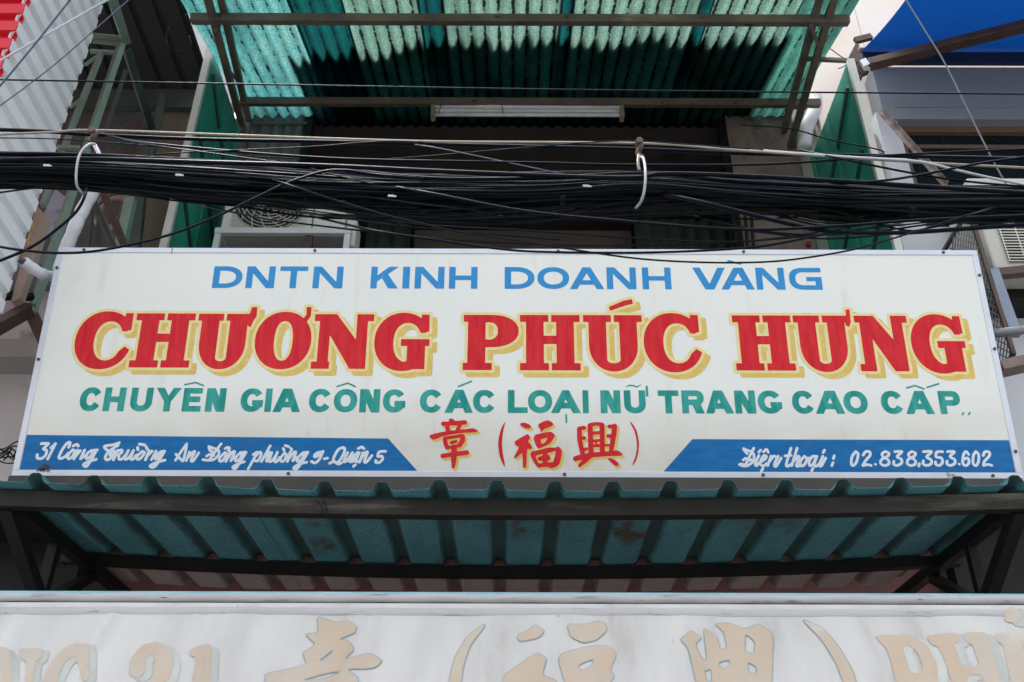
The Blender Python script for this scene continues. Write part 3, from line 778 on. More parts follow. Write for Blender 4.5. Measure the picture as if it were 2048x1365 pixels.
def slab(ch, w, h, a, t, bar, **k):
    Q = lambda q: ('p', q); Hh = lambda q: ('h', q)
    gap = .012; sw = (w - gap) / 2
    if ch == 'H':
        c1, c2 = sw * .52, w - sw * .52
        return [Q(rc(0, h - t, sw, h)), Q(rc(w - sw, h - t, w, h)), Q(rc(0, 0, sw, t)), Q(rc(w - sw, 0, w, t)),
                Q(rc(c1 - a / 2, 0, c1 + a / 2, h)), Q(rc(c2 - a / 2, 0, c2 + a / 2, h)), Q(rc(c1, h * .545 - bar / 2, c2, h * .545 + bar / 2))]
    if ch == 'U':
        e = (sw - a) * .5; x0, x1 = e, w - e; cx = w / 2; sl = (w - 2 * e - 2 * a) / 2
        o = [(x0, h)] + ell(cx, h * .46, cx - x0, h * .475, 180, 360, 28, 2.1) + [(x1, h)]
        i_ = [(cx - sl, h * 1.01)] + ell(cx, h * .19, sl, h * .06, 180, 360, 12) + [(cx + sl, h * 1.01)]
        return [Q(o), Hh(i_), Q(rc(0, h - t, sw, h)), Q(rc(w - sw, h - t, w, h))]
    if ch == 'N':
        a2 = a * .62
        ls = w * .09; rs = w - w * .10
        return [Q(rc(0, h - t, w * .3, h)), Q(rc(0, 0, w * .30, t)), Q(rc(ls, 0, ls + a2, h)),
                Q(rc(w * .72, h - t, w, h)), Q(rc(rs - a2, 0, rs, h)),
                Q([(ls * .6, h), (w * .37, h), (rs, h * .28), (rs, 0), (w * .64, 0), (ls + a2 * .2, h * .86)])]
    if ch == 'P':
        y0 = h * .41; hh = h - y0; r = w * .50
        o = [(w * .08, y0)] + ell(w - r, y0 + hh / 2, r, hh / 2, -90, 90, 24, 2.2) + [(w * .08, h)]
        x1 = w * .08 + a
        i_ = [(x1, y0 + hh * .24)] + ell(x1 + .015, y0 + hh / 2, w * .16, hh * .27, -90, 90, 14, 2.2) + [(x1, h - hh * .24)]
        return [Q(o), Hh(i_), Q(rc(0, h - t, w * .4, h)), Q(rc(w * .08, 0, x1, h)), Q(rc(0, 0, w * .52, t)), Hh([(x1, y0 + hh * .25), (x1 + .001, y0 + hh * .25), (x1 + .001, y0 + hh * .7), (x1, y0 + hh * .7)])]
    if ch == 'O':
        return [Q(ell(w / 2, h / 2, w / 2, h * .53, k=2.1)), Hh(ell(w * .505, h * .49, w * .165, h * .365, k=2.3))]
    if ch in 'CG':
        o = [Q(ell(w * .52, h * .5, w * .52, h * .535, k=2.1)), Hh(ell(w * .60, h * .485, w * .255, h * .36, k=2.2))]
        o.append(Hh([(w * .62, h * .66), (w * 1.2, h * .66), (w * 1.2, h * .20), (w * .92, h * .38), (w * .74, h * .22), (w * .60, h * .34)]))
        o.append(Hh(rc(w * .93, h * .55, w * 1.2, h * 1.2)))
        o.append(Q([(w * .74, h * .9), (w * .84, h * .86), (w * .845, h), (w * .985, h), (w * .99, h * .685), (w * .86, h * .665), (w * .76, h * .78)]))
        if ch == 'G':
            o.append(Hh(rc(w * .60, h * .12, w * 1.2, h * .50)))
            o.append(Hh(rc(w * .76, -h * .1, w * 1.2, h * .3)))
            o += [Q(rc(w * .485, h * .42, w, h * .545)), Q(rc(w * .60, .0, w * .925, h * .5)), Q([(w * .45, -h * .03), (w * .6, -h * .02), (w * .72, h * .02), (w * .66, h * .16), (w * .5, h * .12)])]
        return o
    return []
def move(prims, u, v):
    out = []
    for p in prims:
        q = [(x_ + u, y_ + v) for x_, y_ in p[1]]
        out.append((p[0], q) if p[0] in 'ph' else (p[0], q, p[2]))
    return out
def letter(fn, ch, xl, xr, yt, yb, *args, yx=None, **k):
    """pixel extents of a letter -> glyph prims in sign coordinates (letters are upright on the sign)"""
    ym = yx if yx else (yt + yb) / 2
    u0, u1 = suv(xl, ym)[0], suv(xr, ym)[0]; v0, v1 = suv((xl + xr) / 2, yb)[1], suv((xl + xr) / 2, yt)[1]
    if 'apexpx' in k:
        p, q = k.pop('apexpx'); ya = yb if ch == 'V' else yt
        k['apex'] = (suv(p, ya)[0] - u0, suv(q, ya)[0] - u0)
    return move(fn(ch, u1 - u0, v1 - v0, *args, **k), u0, v0)
def pxpoly(pts): return [suv(*p) for p in pts]
place = lambda d: (lambda u, v: S(u, v, d))

# line one, blue wide capitals
yb1 = lambda x: 576.6 + (x - 455) * .0030; yt1 = lambda x: 533.2 + (x - 455) * .0027
a1, b1 = .0275, .0215
L1 = [('D', 426.4, 485), ('N', 492.8, 549.9), ('T', 561.1, 616.8, 537), ('N', 626.3, 686.1), ('K', 741.8, 797.2), ('I', 805.5, 819.4), ('N', 829.7, 888.8),
      ('H', 898.2, 955.1), ('D', 1009.4, 1069), ('O', 1074.6, 1138.4), ('A', 1139.7, 1208.8, 578, (1164.8, 1180.6)), ('N', 1213.3, 1272.1), ('H', 1284.5, 1342),
      ('V', 1384.1, 1449.6, 537, (1411, 1429)), ('A', 1443, 1509.9, 579, (1466.6, 1485)), ('N', 1512, 1569), ('g1', 1578, 1643)]
gl = []
for L in L1:
    x_ = (L[1] + L[2]) / 2; k = {}
    if len(L) > 4: k['apexpx'] = L[4]
    gl.append(letter(sans, L[0], L[1], L[2], yt1(x_), yb1(x_), a1, b1, yx=L[3] if len(L) > 3 else None, **k))
gl.append([('p', pxpoly([(1454.4, 520.8), (1458.5, 520.8), (1482.8, 527), (1481.6, 530.2), (1454.6, 524.4)]))])
gl[14] = gl[14] + gl.pop()
for a, c in ((0, 4), (4, 8), (8, 13), (13, 17)): paint(gl[a:c], 'blue_lettering', M['blue_paint'], sign, place(.0006), .0022)

# line two, red slab capitals with a pale outline and an ochre drop shade
a2, t2, bar2 = .074, .032, .038
L2 = [('C', 150.5, 260.5, 627, 735.5), ('H', 266, 385, 627.6, 735.8), ('U', 391, 499.3, 628.4, 737.6), ('O', 509.9, 622.7, 627.5, 736), ('N', 626, 745.5, 629.2, 738.4), ('G', 748.6, 859, 630, 739),
      ('P', 926.5, 1037.4, 630.6, 741), ('H', 1040, 1160.3, 630.8, 741.4), ('U', 1167.5, 1285.5, 631, 742), ('C', 1287.4, 1401, 630.6, 741.4),
      ('H', 1468, 1586, 631.7, 741.8), ('U', 1591, 1703, 632, 743), ('N', 1714.5, 1820.5, 632.3, 743.3), ('G', 1822.5, 1930, 633, 744)]
words = [[], [], []]
red = []
for i, (ch, x0_, x1_, y0_, y1_) in enumerate(L2):
    g_ = letter(slab, ch, x0_, x1_, y0_, y1_, a2, t2, bar2)
    if i == 2: g_ += [('p', pxpoly([(504.3, 615), (514.8, 615), (513.6, 633), (508, 641), (501, 656), (494, 650), (500, 628)]))]
    if i == 3: g_ += [('p', pxpoly([(613.6, 614.8), (623.2, 614.8), (621.8, 633), (613.5, 645), (605, 640), (613, 630)]))]
    if i == 11: g_ += [('p', pxpoly([(1690.6, 619.7), (1698.6, 619.7), (1701.5, 645), (1698, 655), (1690, 650), (1692, 636)]))]
    red.append(g_); words[0 if i < 6 else (1 if i < 10 else 2)].append(g_)
acute = [('p', pxpoly([(1217.5, 614.7), (1248, 602), (1263.6, 599.1), (1265.5, 608.1), (1250, 612), (1220.1, 622.6)]))]
red.append(acute); words[1].append(acute)
def paint_union(groups, name, m, d, grow, shift=(0, 0), cell=.0024, parent=None, fn=None):
    mb = MB()
    for gr in groups:
        los = np.array([prim_bounds(g_)[0] for g_ in gr]).min(0) - grow - .01; his = np.array([prim_bounds(g_)[1] for g_ in gr]).max(0) + grow + .01
        xs = np.arange(los[0], his[0], cell); ys = np.arange(los[1], his[1], cell)
        D = np.full((len(ys), len(xs)), 1e9)
        for g_ in gr:
            lo_, hi_ = prim_bounds(g_); pad = grow + .008
            i0, i1 = np.searchsorted(xs, lo_[0] - pad), np.searchsorted(xs, hi_[0] + pad)
            j0, j1 = np.searchsorted(ys, lo_[1] - pad), np.searchsorted(ys, hi_[1] + pad)
            X, Y = np.meshgrid(xs[i0:i1], ys[j0:j1])
            D[j0:j1, i0:i1] = np.minimum(D[j0:j1, i0:i1], field(g_, X, Y) - grow)
        vs, fs = contour(D, xs, ys, fn is None)
        mb.add([(fn(x_ + shift[0], y_ + shift[1]) if fn else S(x_ + shift[0], y_ + shift[1], d)) for x_, y_ in vs], fs)
    return mb.build(name, m, parent or sign)
for wd_ in words:
    rl = paint(wd_, 'red_lettering', M['red_paint'], sign, place(.0018), .0022)
    paint_union([wd_], 'letter_outline', M['yellow_paint'], .0012, .0125, (0, 0), parent=rl)
    paint_union([wd_], 'letter_shadow', M['ochre_paint'], .0006, .0095, (.024, -.021), parent=rl)

# line three, green capitals
yb3 = lambda x: 822.8 + (x - 180) * .0047 - max(0, x - 900) * .0022; yt3 = lambda x: 775.2 + (x - 180) * .0066 - max(0, x - 1000) * .0045
a3, b3 = .0275, .0245
L3 = [('C', 160, 203.5), ('H', 208.1, 250.7), ('U', 261, 305), ('Y', 313.5, 364.1, 778), ('E', 365.8, 403.4), ('N', 412, 451.3), ('G', 481.4, 526.5), ('I', 530.6, 543.6),
      ('A', 544.6, 600, 824, (566.8, 584.6)), ('C', 618, 663.2), ('O', 667.7, 714.5), ('N', 719.3, 760), ('G', 765.7, 810.9),
      ('C', 839.8, 885.4), ('A', 888.5, 945.8, 827, (911, 926.8)), ('C', 946, 991.9), ('L', 1015.6, 1055.4), ('O', 1056, 1104.2), ('A', 1102, 1162, 828, (1124.5, 1137.7)), ('I', 1165.4, 1177.2),
      ('N', 1201, 1240.8), ('U', 1248, 1291.4), ('T', 1315, 1356.5, 785), ('R', 1363.5, 1408), ('A', 1412.5, 1469, 829, (1426, 1444)), ('N', 1469.3, 1511), ('G', 1515.5, 1563.7),
      ('C', 1584, 1629), ('A', 1632, 1690.8, 829, (1649, 1669)), ('O', 1687, 1735), ('C', 1762, 1807), ('A', 1813, 1870.5, 829, (1828, 1846)), ('P', 1878, 1921)]
gl = []
for L in L3:
    x_ = (L[1] + L[2]) / 2; k = {}
    if len(L) > 4: k['apexpx'] = L[4]
    gl.append(letter(sans, L[0], L[1], L[2], yt3(x_), yb3(x_), a3, b3, yx=L[3] if len(L) > 3 else None, **k))
def pst(pts, wpx):
    return ("s", pxpoly(pts), [q * .0021 for q in wpx] if isinstance(wpx, (list, tuple)) else wpx * .0021)
for n_, pts in ((4, [(369.6, 770), (391.5, 765.6), (407.3, 771.8)]), (10, [(674.3, 773.5), (695.7, 766.8), (710.6, 773.8)]), (14, [(917, 773.6), (943.3, 763)]), (31, [(1813.5, 776.3), (1829.8, 771.6), (1848, 778.5)]), (31, [(1854, 775.3), (1877, 768.2)])):
    gl[n_] = gl[n_] + [pst(pts, 3.4)]
gl[21] = gl[21] + [pst([(1252.8, 773.6), (1260, 771), (1267, 772), (1274, 774.4), (1281.6, 770)], [1.8, 3.2, 3.2, 3, 1.6]), ('p', pxpoly([(1291, 772), (1295.4, 772), (1297, 793.4), (1292.4, 793.6)]))]
gl[18] = gl[18] + [('p', pxpoly([(1130.4, 828.8), (1134, 828.8), (1134.6, 846.8), (1131, 846.8)]))]
for dx in (0, 12.8):
    gl[32] = gl[32] + [('p', pxpoly([(1922.5 + dx, 831), (1924.5 + dx, 825.5), (1928.5 + dx, 824.4), (1928.3 + dx, 828), (1925.8 + dx, 831)]))]
for a, c in ((0, 6), (6, 9), (9, 13), (13, 16), (16, 20), (20, 22), (22, 27), (27, 30), (30, 33)):
    paint(gl[a:c], 'green_lettering', M['green_paint'], sign, place(.0006), .0022)

# blue bands with white script
bands = []
for pl in ([(49, 870.2), (776.5, 877.6), (834.5, 945.6), (33.3, 937.8)], [(1384.7, 878.8), (2020, 881), (2033, 946), (1327.4, 946.4)]):
    q = pxpoly(pl)
    if pl[0][0] < 100: q[3] = (max(q[3][0], fwid + .002), .026); q[2] = (q[2][0], .026); q[0] = (max(q[0][0], fwid + .002), q[0][1])
    else: q[2] = (min(q[2][0], SW - fwid - .002), .026); q[3] = (q[3][0], .026); q[1] = (min(q[1][0], SW - fwid - .002), q[1][1])
    bands.append(MB().add([S(u, v, .0005) for u, v in q], [(3, 2, 1, 0)]).build('blue_band', M['band_paint'], sign))
def smooth2(P, n=4):
    if len(P) < 3: return P
    return [(p_.x, p_.y) for p_ in catmull([V((a, c, 0)) for a, c in P], n)]
def script(strokes, ox, oy, sc, wd):
    out = []
    for P in strokes:
        q = smooth2([(ox + x_ / sc, oy + y_ / sc) for x_, y_ in P])
        out.append(pst(q, wd / sc))
    return out
SA = [[(168, 95), (272, 95), (200, 168), (245, 195), (228, 265), (168, 312), (108, 302), (108, 255)], [(310, 155), (375, 95)], [(375, 95), (262, 318)],
      [(570, 148), (588, 82), (545, 88), (470, 190), (425, 290), (455, 312), (520, 280), (560, 235)],
      [(625, 185), (575, 240), (550, 295), (580, 315), (630, 270), (655, 205), (625, 185)], [(635, 128), (685, 105), (708, 130)],
      [(700, 190), (645, 318)], [(665, 285), (735, 200)], [(800, 190), (742, 315)], [(745, 315), (800, 270)],
      [(900, 195), (845, 235), (820, 300), (850, 312), (905, 255), (930, 195)], [(930, 192), (985, 188)], [(975, 190), (880, 360), (825, 428), (785, 400), (860, 355), (970, 325)],
      [(1305, 82), (1215, 112), (1095, 130), (1112, 172), (1150, 202)], [(1290, 120), (1215, 165), (1150, 215), (1104, 285), (1118, 328), (1170, 318), (1225, 250), (1232, 205), (1195, 210), (1172, 265)],
      [(1282, 195), (1222, 330)], [(1282, 205), (1338, 188), (1345, 222), (1285, 262)], [(1300, 258), (1305, 318), (1350, 318), (1400, 260)],
      [(1440, 195), (1390, 305), (1425, 318), (1480, 255), (1515, 195)], [(1515, 195), (1475, 310), (1510, 322), (1560, 260)], [(1575, 150), (1582, 185)],
      [(1640, 210), (1575, 275), (1570, 320), (1620, 310), (1675, 230), (1640, 208)], [(1702, 145), (1718, 178)], [(1602, 100), (1680, 115)],
      [(1745, 200), (1690, 330)], [(1715, 280), (1785, 205)], [(1845, 205), (1780, 328)],
      [(1920, 212), (1860, 255), (1840, 320), (1890, 290), (1935, 212)], [(1935, 208), (1970, 205)], [(1970, 205), (1860, 390), (1805, 440), (1760, 418), (1850, 370), (1975, 335)]]
SB = [[(155, 300), (240, 170), (318, 62)], [(318, 62), (300, 180), (268, 300), (245, 300), (162, 212)], [(362, 180), (312, 308)], [(335, 265), (410, 185), (435, 180), (385, 295), (415, 310), (495, 192)],
      [(822, 60), (740, 170), (655, 290)], [(645, 100), (705, 125), (780, 152), (785, 220), (720, 288), (640, 302), (555, 292)], [(610, 240), (660, 215), (715, 232)], [(642, 100), (655, 150), (690, 175)],
      [(875, 188), (800, 270), (808, 315), (850, 300), (898, 210), (875, 188)], [(880, 130), (918, 112), (945, 128), (925, 155)], [(952, 180), (892, 318)], [(920, 270), (985, 185), (1020, 182), (965, 308)], [(965, 308), (1020, 250)],
      [(1110, 185), (1050, 245), (1035, 312), (1095, 285), (1140, 190), (1188, 185)], [(1185, 188), (1080, 360), (1030, 425), (992, 402), (1060, 358), (1162, 322)],
      [(1290, 218), (1350, 185), (1290, 300), (1218, 428)], [(1320, 250), (1385, 182), (1408, 215), (1365, 305), (1322, 310)], [(1540, 90), (1412, 318)], [(1440, 275), (1505, 188), (1530, 195), (1485, 305), (1510, 315)],
      [(1565, 190), (1525, 300), (1555, 318), (1610, 250), (1645, 182)], [(1645, 182), (1605, 310), (1640, 318), (1680, 260)], [(1730, 128), (1745, 158)],
      [(1745, 195), (1690, 280), (1710, 320), (1750, 300), (1775, 220), (1745, 195)], [(1760, 85), (1808, 100)], [(1840, 125), (1856, 152)], [(1832, 180), (1792, 320)], [(1815, 275), (1885, 188), (1915, 190), (1870, 308)], [(1870, 308), (1920, 260)]]
SC_ = [[(340, 190), (270, 255), (252, 318), (318, 290), (365, 192), (410, 185)], [(408, 188), (300, 360), (240, 430), (202, 410), (280, 358), (390, 330)],
       [(600, 182), (555, 188), (510, 222), (508, 252), (548, 238), (594, 196)], [(630, 170), (585, 275), (535, 330), (495, 338), (462, 318)], [(650, 280), (695, 270)],
       [(920, 112), (850, 150), (785, 270), (800, 328), (860, 318), (930, 210), (948, 135), (920, 112)], [(728, 345), (790, 320), (850, 355), (900, 340)],
       [(990, 190), (935, 305), (965, 318), (1030, 235), (1060, 190)], [(1060, 190), (1015, 305), (1045, 322), (1090, 270)], [(1135, 188), (1070, 255), (1065, 318), (1120, 275), (1155, 190)], [(1160, 190), (1112, 310), (1150, 322)],
       [(1145, 130), (1198, 106), (1228, 132)], [(1102, 368), (1075, 390)], [(1215, 190), (1165, 328)], [(1185, 275), (1255, 188), (1280, 192), (1235, 310), (1265, 328), (1345, 232)],
       [(1545, 170), (1455, 178), (1432, 245), (1490, 242), (1500, 288), (1450, 335), (1402, 330), (1402, 305)]]
SD_ = [[(405, 100), (330, 250), (262, 390)], [(230, 110), (300, 140), (380, 172), (410, 240), (390, 330), (310, 395), (230, 405), (160, 382), (210, 375), (270, 400)], [(235, 130), (290, 195)], [(225, 305), (270, 275), (320, 310), (358, 298)],
       [(492, 225), (432, 365), (450, 400), (510, 345)], [(490, 172), (522, 135)], [(530, 330), (600, 285), (620, 240), (580, 228), (530, 300), (520, 375), (570, 405), (625, 365)], [(572, 165), (620, 122), (652, 172)], [(560, 448), (535, 492)],
       [(700, 238), (642, 400)], [(670, 330), (745, 240), (770, 245)], [(820, 238), (755, 385), (790, 408), (872, 270)], [(1040, 100), (960, 370), (985, 410), (1045, 375)], [(938, 235), (1040, 225)],
       [(1145, 100), (1052, 400)], [(1090, 320), (1155, 242), (1180, 262), (1132, 395), (1165, 410), (1200, 370)], [(1270, 240), (1205, 320), (1200, 400), (1260, 392), (1312, 290), (1270, 240)], [(1310, 285), (1350, 270)],
       [(1405, 242), (1352, 320), (1360, 400), (1420, 370), (1465, 250), (1405, 242)], [(1482, 240), (1432, 385), (1470, 410), (1520, 370)], [(1415, 448), (1392, 492)], [(1582, 240), (1525, 385), (1560, 402), (1632, 270)], [(1588, 178), (1612, 135)],
       [(1778, 232), (1762, 282)], [(1758, 350), (1735, 402)]]
SE_ = [[(180, 107), (138, 160), (127, 240), (150, 266), (188, 220), (205, 135), (180, 107)], [(262, 148), (290, 110), (335, 108), (340, 150), (290, 210), (258, 266)], [(258, 266), (310, 256), (352, 264)], [(402, 252)],
       [(515, 106), (478, 132), (490, 168), (545, 200), (555, 245), (505, 266), (462, 242), (475, 195), (540, 160), (556, 125), (515, 106)],
       [(622, 108), (703, 108), (648, 165), (695, 192), (700, 235), (650, 265), (610, 250), (612, 218)],
       [(817, 106), (780, 132), (792, 168), (847, 200), (857, 245), (807, 266), (764, 242), (777, 195), (842, 160), (858, 125), (817, 106)], [(902, 245), (895, 272)],
       [(948, 108), (1040, 108), (985, 168), (1035, 200), (1035, 245), (985, 265), (945, 248), (947, 212)], [(1165, 108), (1102, 112), (1092, 168), (1150, 178), (1165, 230), (1130, 264), (1090, 254), (1086, 225)],
       [(1222, 108), (1300, 108), (1250, 165), (1302, 196), (1305, 240), (1255, 265), (1216, 248), (1218, 215)], [(1355, 250)],
       [(1462, 138), (1432, 107), (1402, 150), (1396, 240), (1430, 266), (1465, 235), (1455, 182), (1408, 192)], [(1545, 107), (1517, 150), (1513, 240), (1545, 266), (1574, 220), (1575, 140), (1545, 107)],
       [(1627, 152), (1650, 110), (1698, 115), (1694, 160), (1640, 222), (1632, 264)], [(1632, 264), (1680, 254), (1724, 264)]]
gl1 = script(SA, 60, 875, 7.314, 41) + script(SB, 330, 880, 7.314, 38) + script(SC_, 560, 880, 7.314, 39)
gl2 = script(SD_, 1460, 885, 8.533, 44) + script(SE_, 1680, 885, 5.689, 30)
def words_of(strokes, ends):
    out, a = [], 0
    for c in ends: out.append(strokes[a:c]); a = c
    return out
nA, nB_ = len(SA), len(SB)
for wd_ in words_of(gl1, (3, 13, nA, nA + 4, nA + 15, nA + nB_ + 2, nA + nB_ + 4, nA + nB_ + 5, nA + nB_ + 15, len(gl1))):
    paint_union([[[p_] for p_ in wd_]], 'white_lettering', M['white_paint'], .0012, 0, cell=.0016, parent=bands[0])
nD = len(SD_)
for wd_ in words_of(gl2, (12, nD - 2, nD, len(gl2))):
    paint_union([[[p_] for p_ in wd_]], 'white_lettering', M['white_paint'], .0012, 0, cell=.0016, parent=bands[1])

# red brush characters
def chaikin(P, it=2, q=.2):
    for _ in range(it):
        P = [r_ for i in range(len(P)) for r_ in ((P[i][0] * (1 - q) + P[(i + 1) % len(P)][0] * q, P[i][1] * (1 - q) + P[(i + 1) % len(P)][1] * q), (P[i][0] * q + P[(i + 1) % len(P)][0] * (1 - q), P[i][1] * q + P[(i + 1) % len(P)][1] * (1 - q)))]
    return P
def pc(pts, ox, oy, sc=11.375): return [(ox + x_ / sc, oy + y_ / sc) for x_, y_ in pts]
def P_(pts, ox, oy, sc=11.375): return ('p', chaikin(pxpoly(pc(pts, ox, oy, sc)), 2, .18))
def H_(pts, ox, oy, sc=11.375): return ('h', chaikin(pxpoly(pc(pts, ox, oy, sc)), 2, .12))
def S_(pts, wd, ox, oy, sc=11.375): return pst(pc(pts, ox, oy, sc), [q / sc for q in wd] if isinstance(wd, (list, tuple)) else wd / sc)
o1, o2, o3 = (850, 830), (1010, 830), (1130, 830)
zh = [P_([(540, 95), (600, 85), (650, 105), (690, 150), (690, 200), (560, 200)], *o1), S_([(415, 205), (600, 200), (905, 175)], [96, 96, 104], *o1), S_([(500, 235), (520, 355)], 96, *o1), S_([(800, 215), (745, 345)], 90, *o1),
      P_([(90, 470), (300, 410), (460, 380), (700, 350), (950, 325), (1105, 305), (1215, 365), (1170, 400), (900, 410), (600, 450), (400, 490), (250, 560), (180, 570), (120, 530)], *o1),
      S_([(455, 560), (470, 660), (510, 750)], 96, *o1), S_([(455, 535), (640, 510), (840, 475)], [76, 72, 80], *o1), S_([(855, 500), (855, 590), (790, 690)], 108, *o1), S_([(500, 755), (800, 700)], 78, *o1), S_([(600, 638), (705, 608)], 70, *o1),
      S_([(405, 938), (640, 900), (945, 862)], [104, 96, 112], *o1), S_([(665, 740), (655, 1000), (645, 1190)], [120, 124, 70], *o1)]
zf = [P_([(335, 220), (370, 185), (440, 180), (540, 210), (595, 265), (570, 320), (480, 310), (380, 270)], *o2),
      P_([(205, 615), (400, 500), (515, 435), (575, 510), (520, 620), (610, 700), (610, 770), (560, 790), (500, 760), (490, 1180), (430, 1230), (405, 1180), (395, 850), (330, 920), (215, 1005), (200, 970), (330, 720), (250, 710)], *o2),
      P_([(750, 215), (970, 115), (1095, 190), (1090, 250), (900, 320), (830, 390), (800, 400), (815, 340), (770, 300)], *o2),
      P_([(690, 450), (1050, 375), (1145, 470), (1030, 660), (760, 780), (700, 700), (645, 530)], *o2), H_([(815, 560), (975, 515), (930, 610), (870, 655), (820, 660)], *o2),
      P_([(600, 840), (780, 800), (1000, 745), (1150, 750), (1210, 715), (1290, 790), (1290, 900), (1240, 1150), (1050, 1230), (960, 1180), (740, 1210), (620, 1030), (570, 900)], *o2),
      H_([(690, 935), (855, 890), (860, 930), (740, 970), (760, 1050), (860, 1050), (860, 1100), (760, 1110)], *o2), H_([(965, 875), (1160, 820), (1140, 930), (1090, 1085), (965, 1080), (965, 1050), (1020, 1040), (1030, 960), (1010, 920), (965, 920)], *o2)]
zx = [S_([(325, 330), (330, 560), (395, 870)], 104, *o3), S_([(330, 312), (435, 298)], 90, *o3), S_([(380, 535), (438, 530)], 80, *o3), S_([(430, 800), (490, 775)], 66, *o3),
      S_([(570, 250), (580, 560), (592, 870)], 112, *o3), S_([(840, 240), (848, 560), (850, 870)], 108, *o3), S_([(570, 232), (700, 208), (840, 220)], 84, *o3), S_([(600, 425), (800, 405)], 76, *o3), S_([(600, 605), (800, 578)], 62, *o3), S_([(610, 712), (800, 700)], 66, *o3), S_([(700, 600), (715, 700)], 40, *o3),
      S_([(1130, 260), (1110, 450), (1045, 830)], [112, 116, 92], *o3), S_([(1000, 268), (1130, 258)], 80, *o3), S_([(985, 485), (1090, 490)], 88, *o3), S_([(900, 695), (1050, 695)], 52, *o3),
      P_([(180, 970), (250, 930), (500, 880), (800, 840), (1060, 830), (1190, 805), (1315, 885), (1280, 935), (1000, 940), (600, 970), (230, 1065), (185, 1030)], *o3),
      S_([(540, 950), (450, 1050), (330, 1160)], [130, 110, 66], *o3), P_([(950, 975), (1080, 1000), (1180, 1060), (1230, 1130), (1190, 1175), (1110, 1140), (1020, 1060)], *o3)]
o6 = (820, 750, 3.793)
lp = [P_([(728, 345), (690, 410), (672, 480), (668, 540), (680, 620), (700, 670), (722, 705), (716, 655), (704, 600), (697, 530), (705, 430)], *o6)]
rp = [P_([(1660, 345), (1705, 430), (1720, 500), (1722, 560), (1708, 630), (1678, 700), (1715, 655), (1732, 590), (1738, 520), (1722, 430), (1695, 380)], *o6)]
chars = [zh, zf, zx]
for ch_ in chars:
    rl = paint([ch_], 'brush_character', M['red_paint'], sign, place(.0013), .0018)
    paint([ch_], 'letter_shadow', M['ochre_paint'], rl, place(.0006), .0018, .001, (.0085, -.0095))
for ch_ in (lp, rp): paint([ch_], 'bracket_mark', M['red_paint'], sign, place(.0013), .0018)

# ------------------------------------------------------------------ teal awning under the sign
YF = 3.42
aF = onY(1024, 983, YF); zF = aF.z
AS = R(1.7)
aB = V((0, math.cos(AS), math.sin(AS))); aNn = V((0, -math.sin(AS), math.cos(AS)))
AX0, AX1 = onY(-60, 983, YF).x, onY(2110, 983, YF).x
def sag(mb):
    # the light frame has sunk in the middle, more at the back than at the front
    out = []
    for x_, y_, z_ in mb.v:
        t = min(max((y_ - YF) / .86, 0), 1.2)
        out.append((x_, y_, z_ + (.034 + .026 * t) * (x_ / 2.0) ** 2))
    mb.v = out
    return mb
aw = thing('awning', (0, YF + .6, zF), 'teal ribbed metal awning with a wavy front edge below the painted sign', 'awning')
pit = (onY(1921, 980, YF).x - onY(66, 980, YF).x) / 16.0
ph = onY(66, 980, YF).x
H_r = .038
def aprof(x0, x1):
    pr = []; k0 = int((x0 - ph) / pit) - 2
    for k in range(k0, k0 + 30):
        c = ph + k * pit
        for dx, h in ((-.046, 0), (-.036, .005), (-.019, H_r * .90), (-.011, H_r), (.011, H_r), (.019, H_r * .90), (.036, .005), (.046, 0)):
            if x0 <= c + dx <= x1: pr.append((c + dx, h))
    return [(x0, pr[0][1])] + pr + [(x1, pr[-1][1])]
LEN = 1.30
def rib_darken(m, col, half):  # tints the ribs darker, with a ragged border
    """patchy darker colour along the raised ribs of the sheet"""
    t = m.node_tree; N = t.nodes; L = t.links; p = N['Principled BSDF']
    src = p.inputs['Base Color'].links[0].from_socket
    tc = N.new('ShaderNodeTexCoord'); sp = N.new('ShaderNodeSeparateXYZ'); L.new(tc.outputs['Object'], sp.inputs[0])
    def mth(op, a, b=0.0):
        x = N.new('ShaderNodeMath'); x.operation = op
        for k, c in ((0, a), (1, b)):
            if isinstance(c, (int, float)): x.inputs[k].default_value = c
            else: L.new(c, x.inputs[k])
        return x.outputs[0]
    d = mth('ABSOLUTE', mth('SUBTRACT', mth('FRACT', mth('ADD', mth('DIVIDE', mth('SUBTRACT', sp.outputs[0], ph), pit), .5)), .5))
    n = N.new('ShaderNodeTexNoise'); n.inputs['Scale'].default_value = 22; n.inputs['Detail'].default_value = 6
    mp = N.new('ShaderNodeMapping'); mp.inputs['Scale'].default_value = (1, .3, 1); L.new(tc.outputs['Object'], mp.inputs[0]); L.new(mp.outputs[0], n.inputs['Vector'])
    v = mth('ADD', mth('MULTIPLY', d, pit), mth('MULTIPLY', mth('SUBTRACT', n.outputs['Fac'], .5), .035))
    r = N.new('ShaderNodeMapRange'); r.interpolation_type = 'SMOOTHSTEP'; r.inputs['From Min'].default_value = half + .006; r.inputs['From Max'].default_value = half - .008; L.new(v, r.inputs['Value'])
    n2 = N.new('ShaderNodeTexNoise'); n2.inputs['Scale'].default_value = 4; L.new(tc.outputs['Object'], n2.inputs['Vector'])
    f = mth('MULTIPLY', r.outputs[0], mth('ADD', mth('MULTIPLY', n2.outputs['Fac'], .8), .35))
    x = N.new('ShaderNodeMix'); x.data_type = 'RGBA'; x.clamp_factor = True; L.new(f, x.inputs[0]); L.new(src, x.inputs[6]); x.inputs[7].default_value = (*col, 1)
    L.new(x.outputs[2], p.inputs['Base Color'])
rib_darken(M['teal_sheet'], (.055, .10, .09), .032)
rib_darken(M['grey_sheet'], (.16, .135, .12), .034)
rr_ = np.random.default_rng(3)
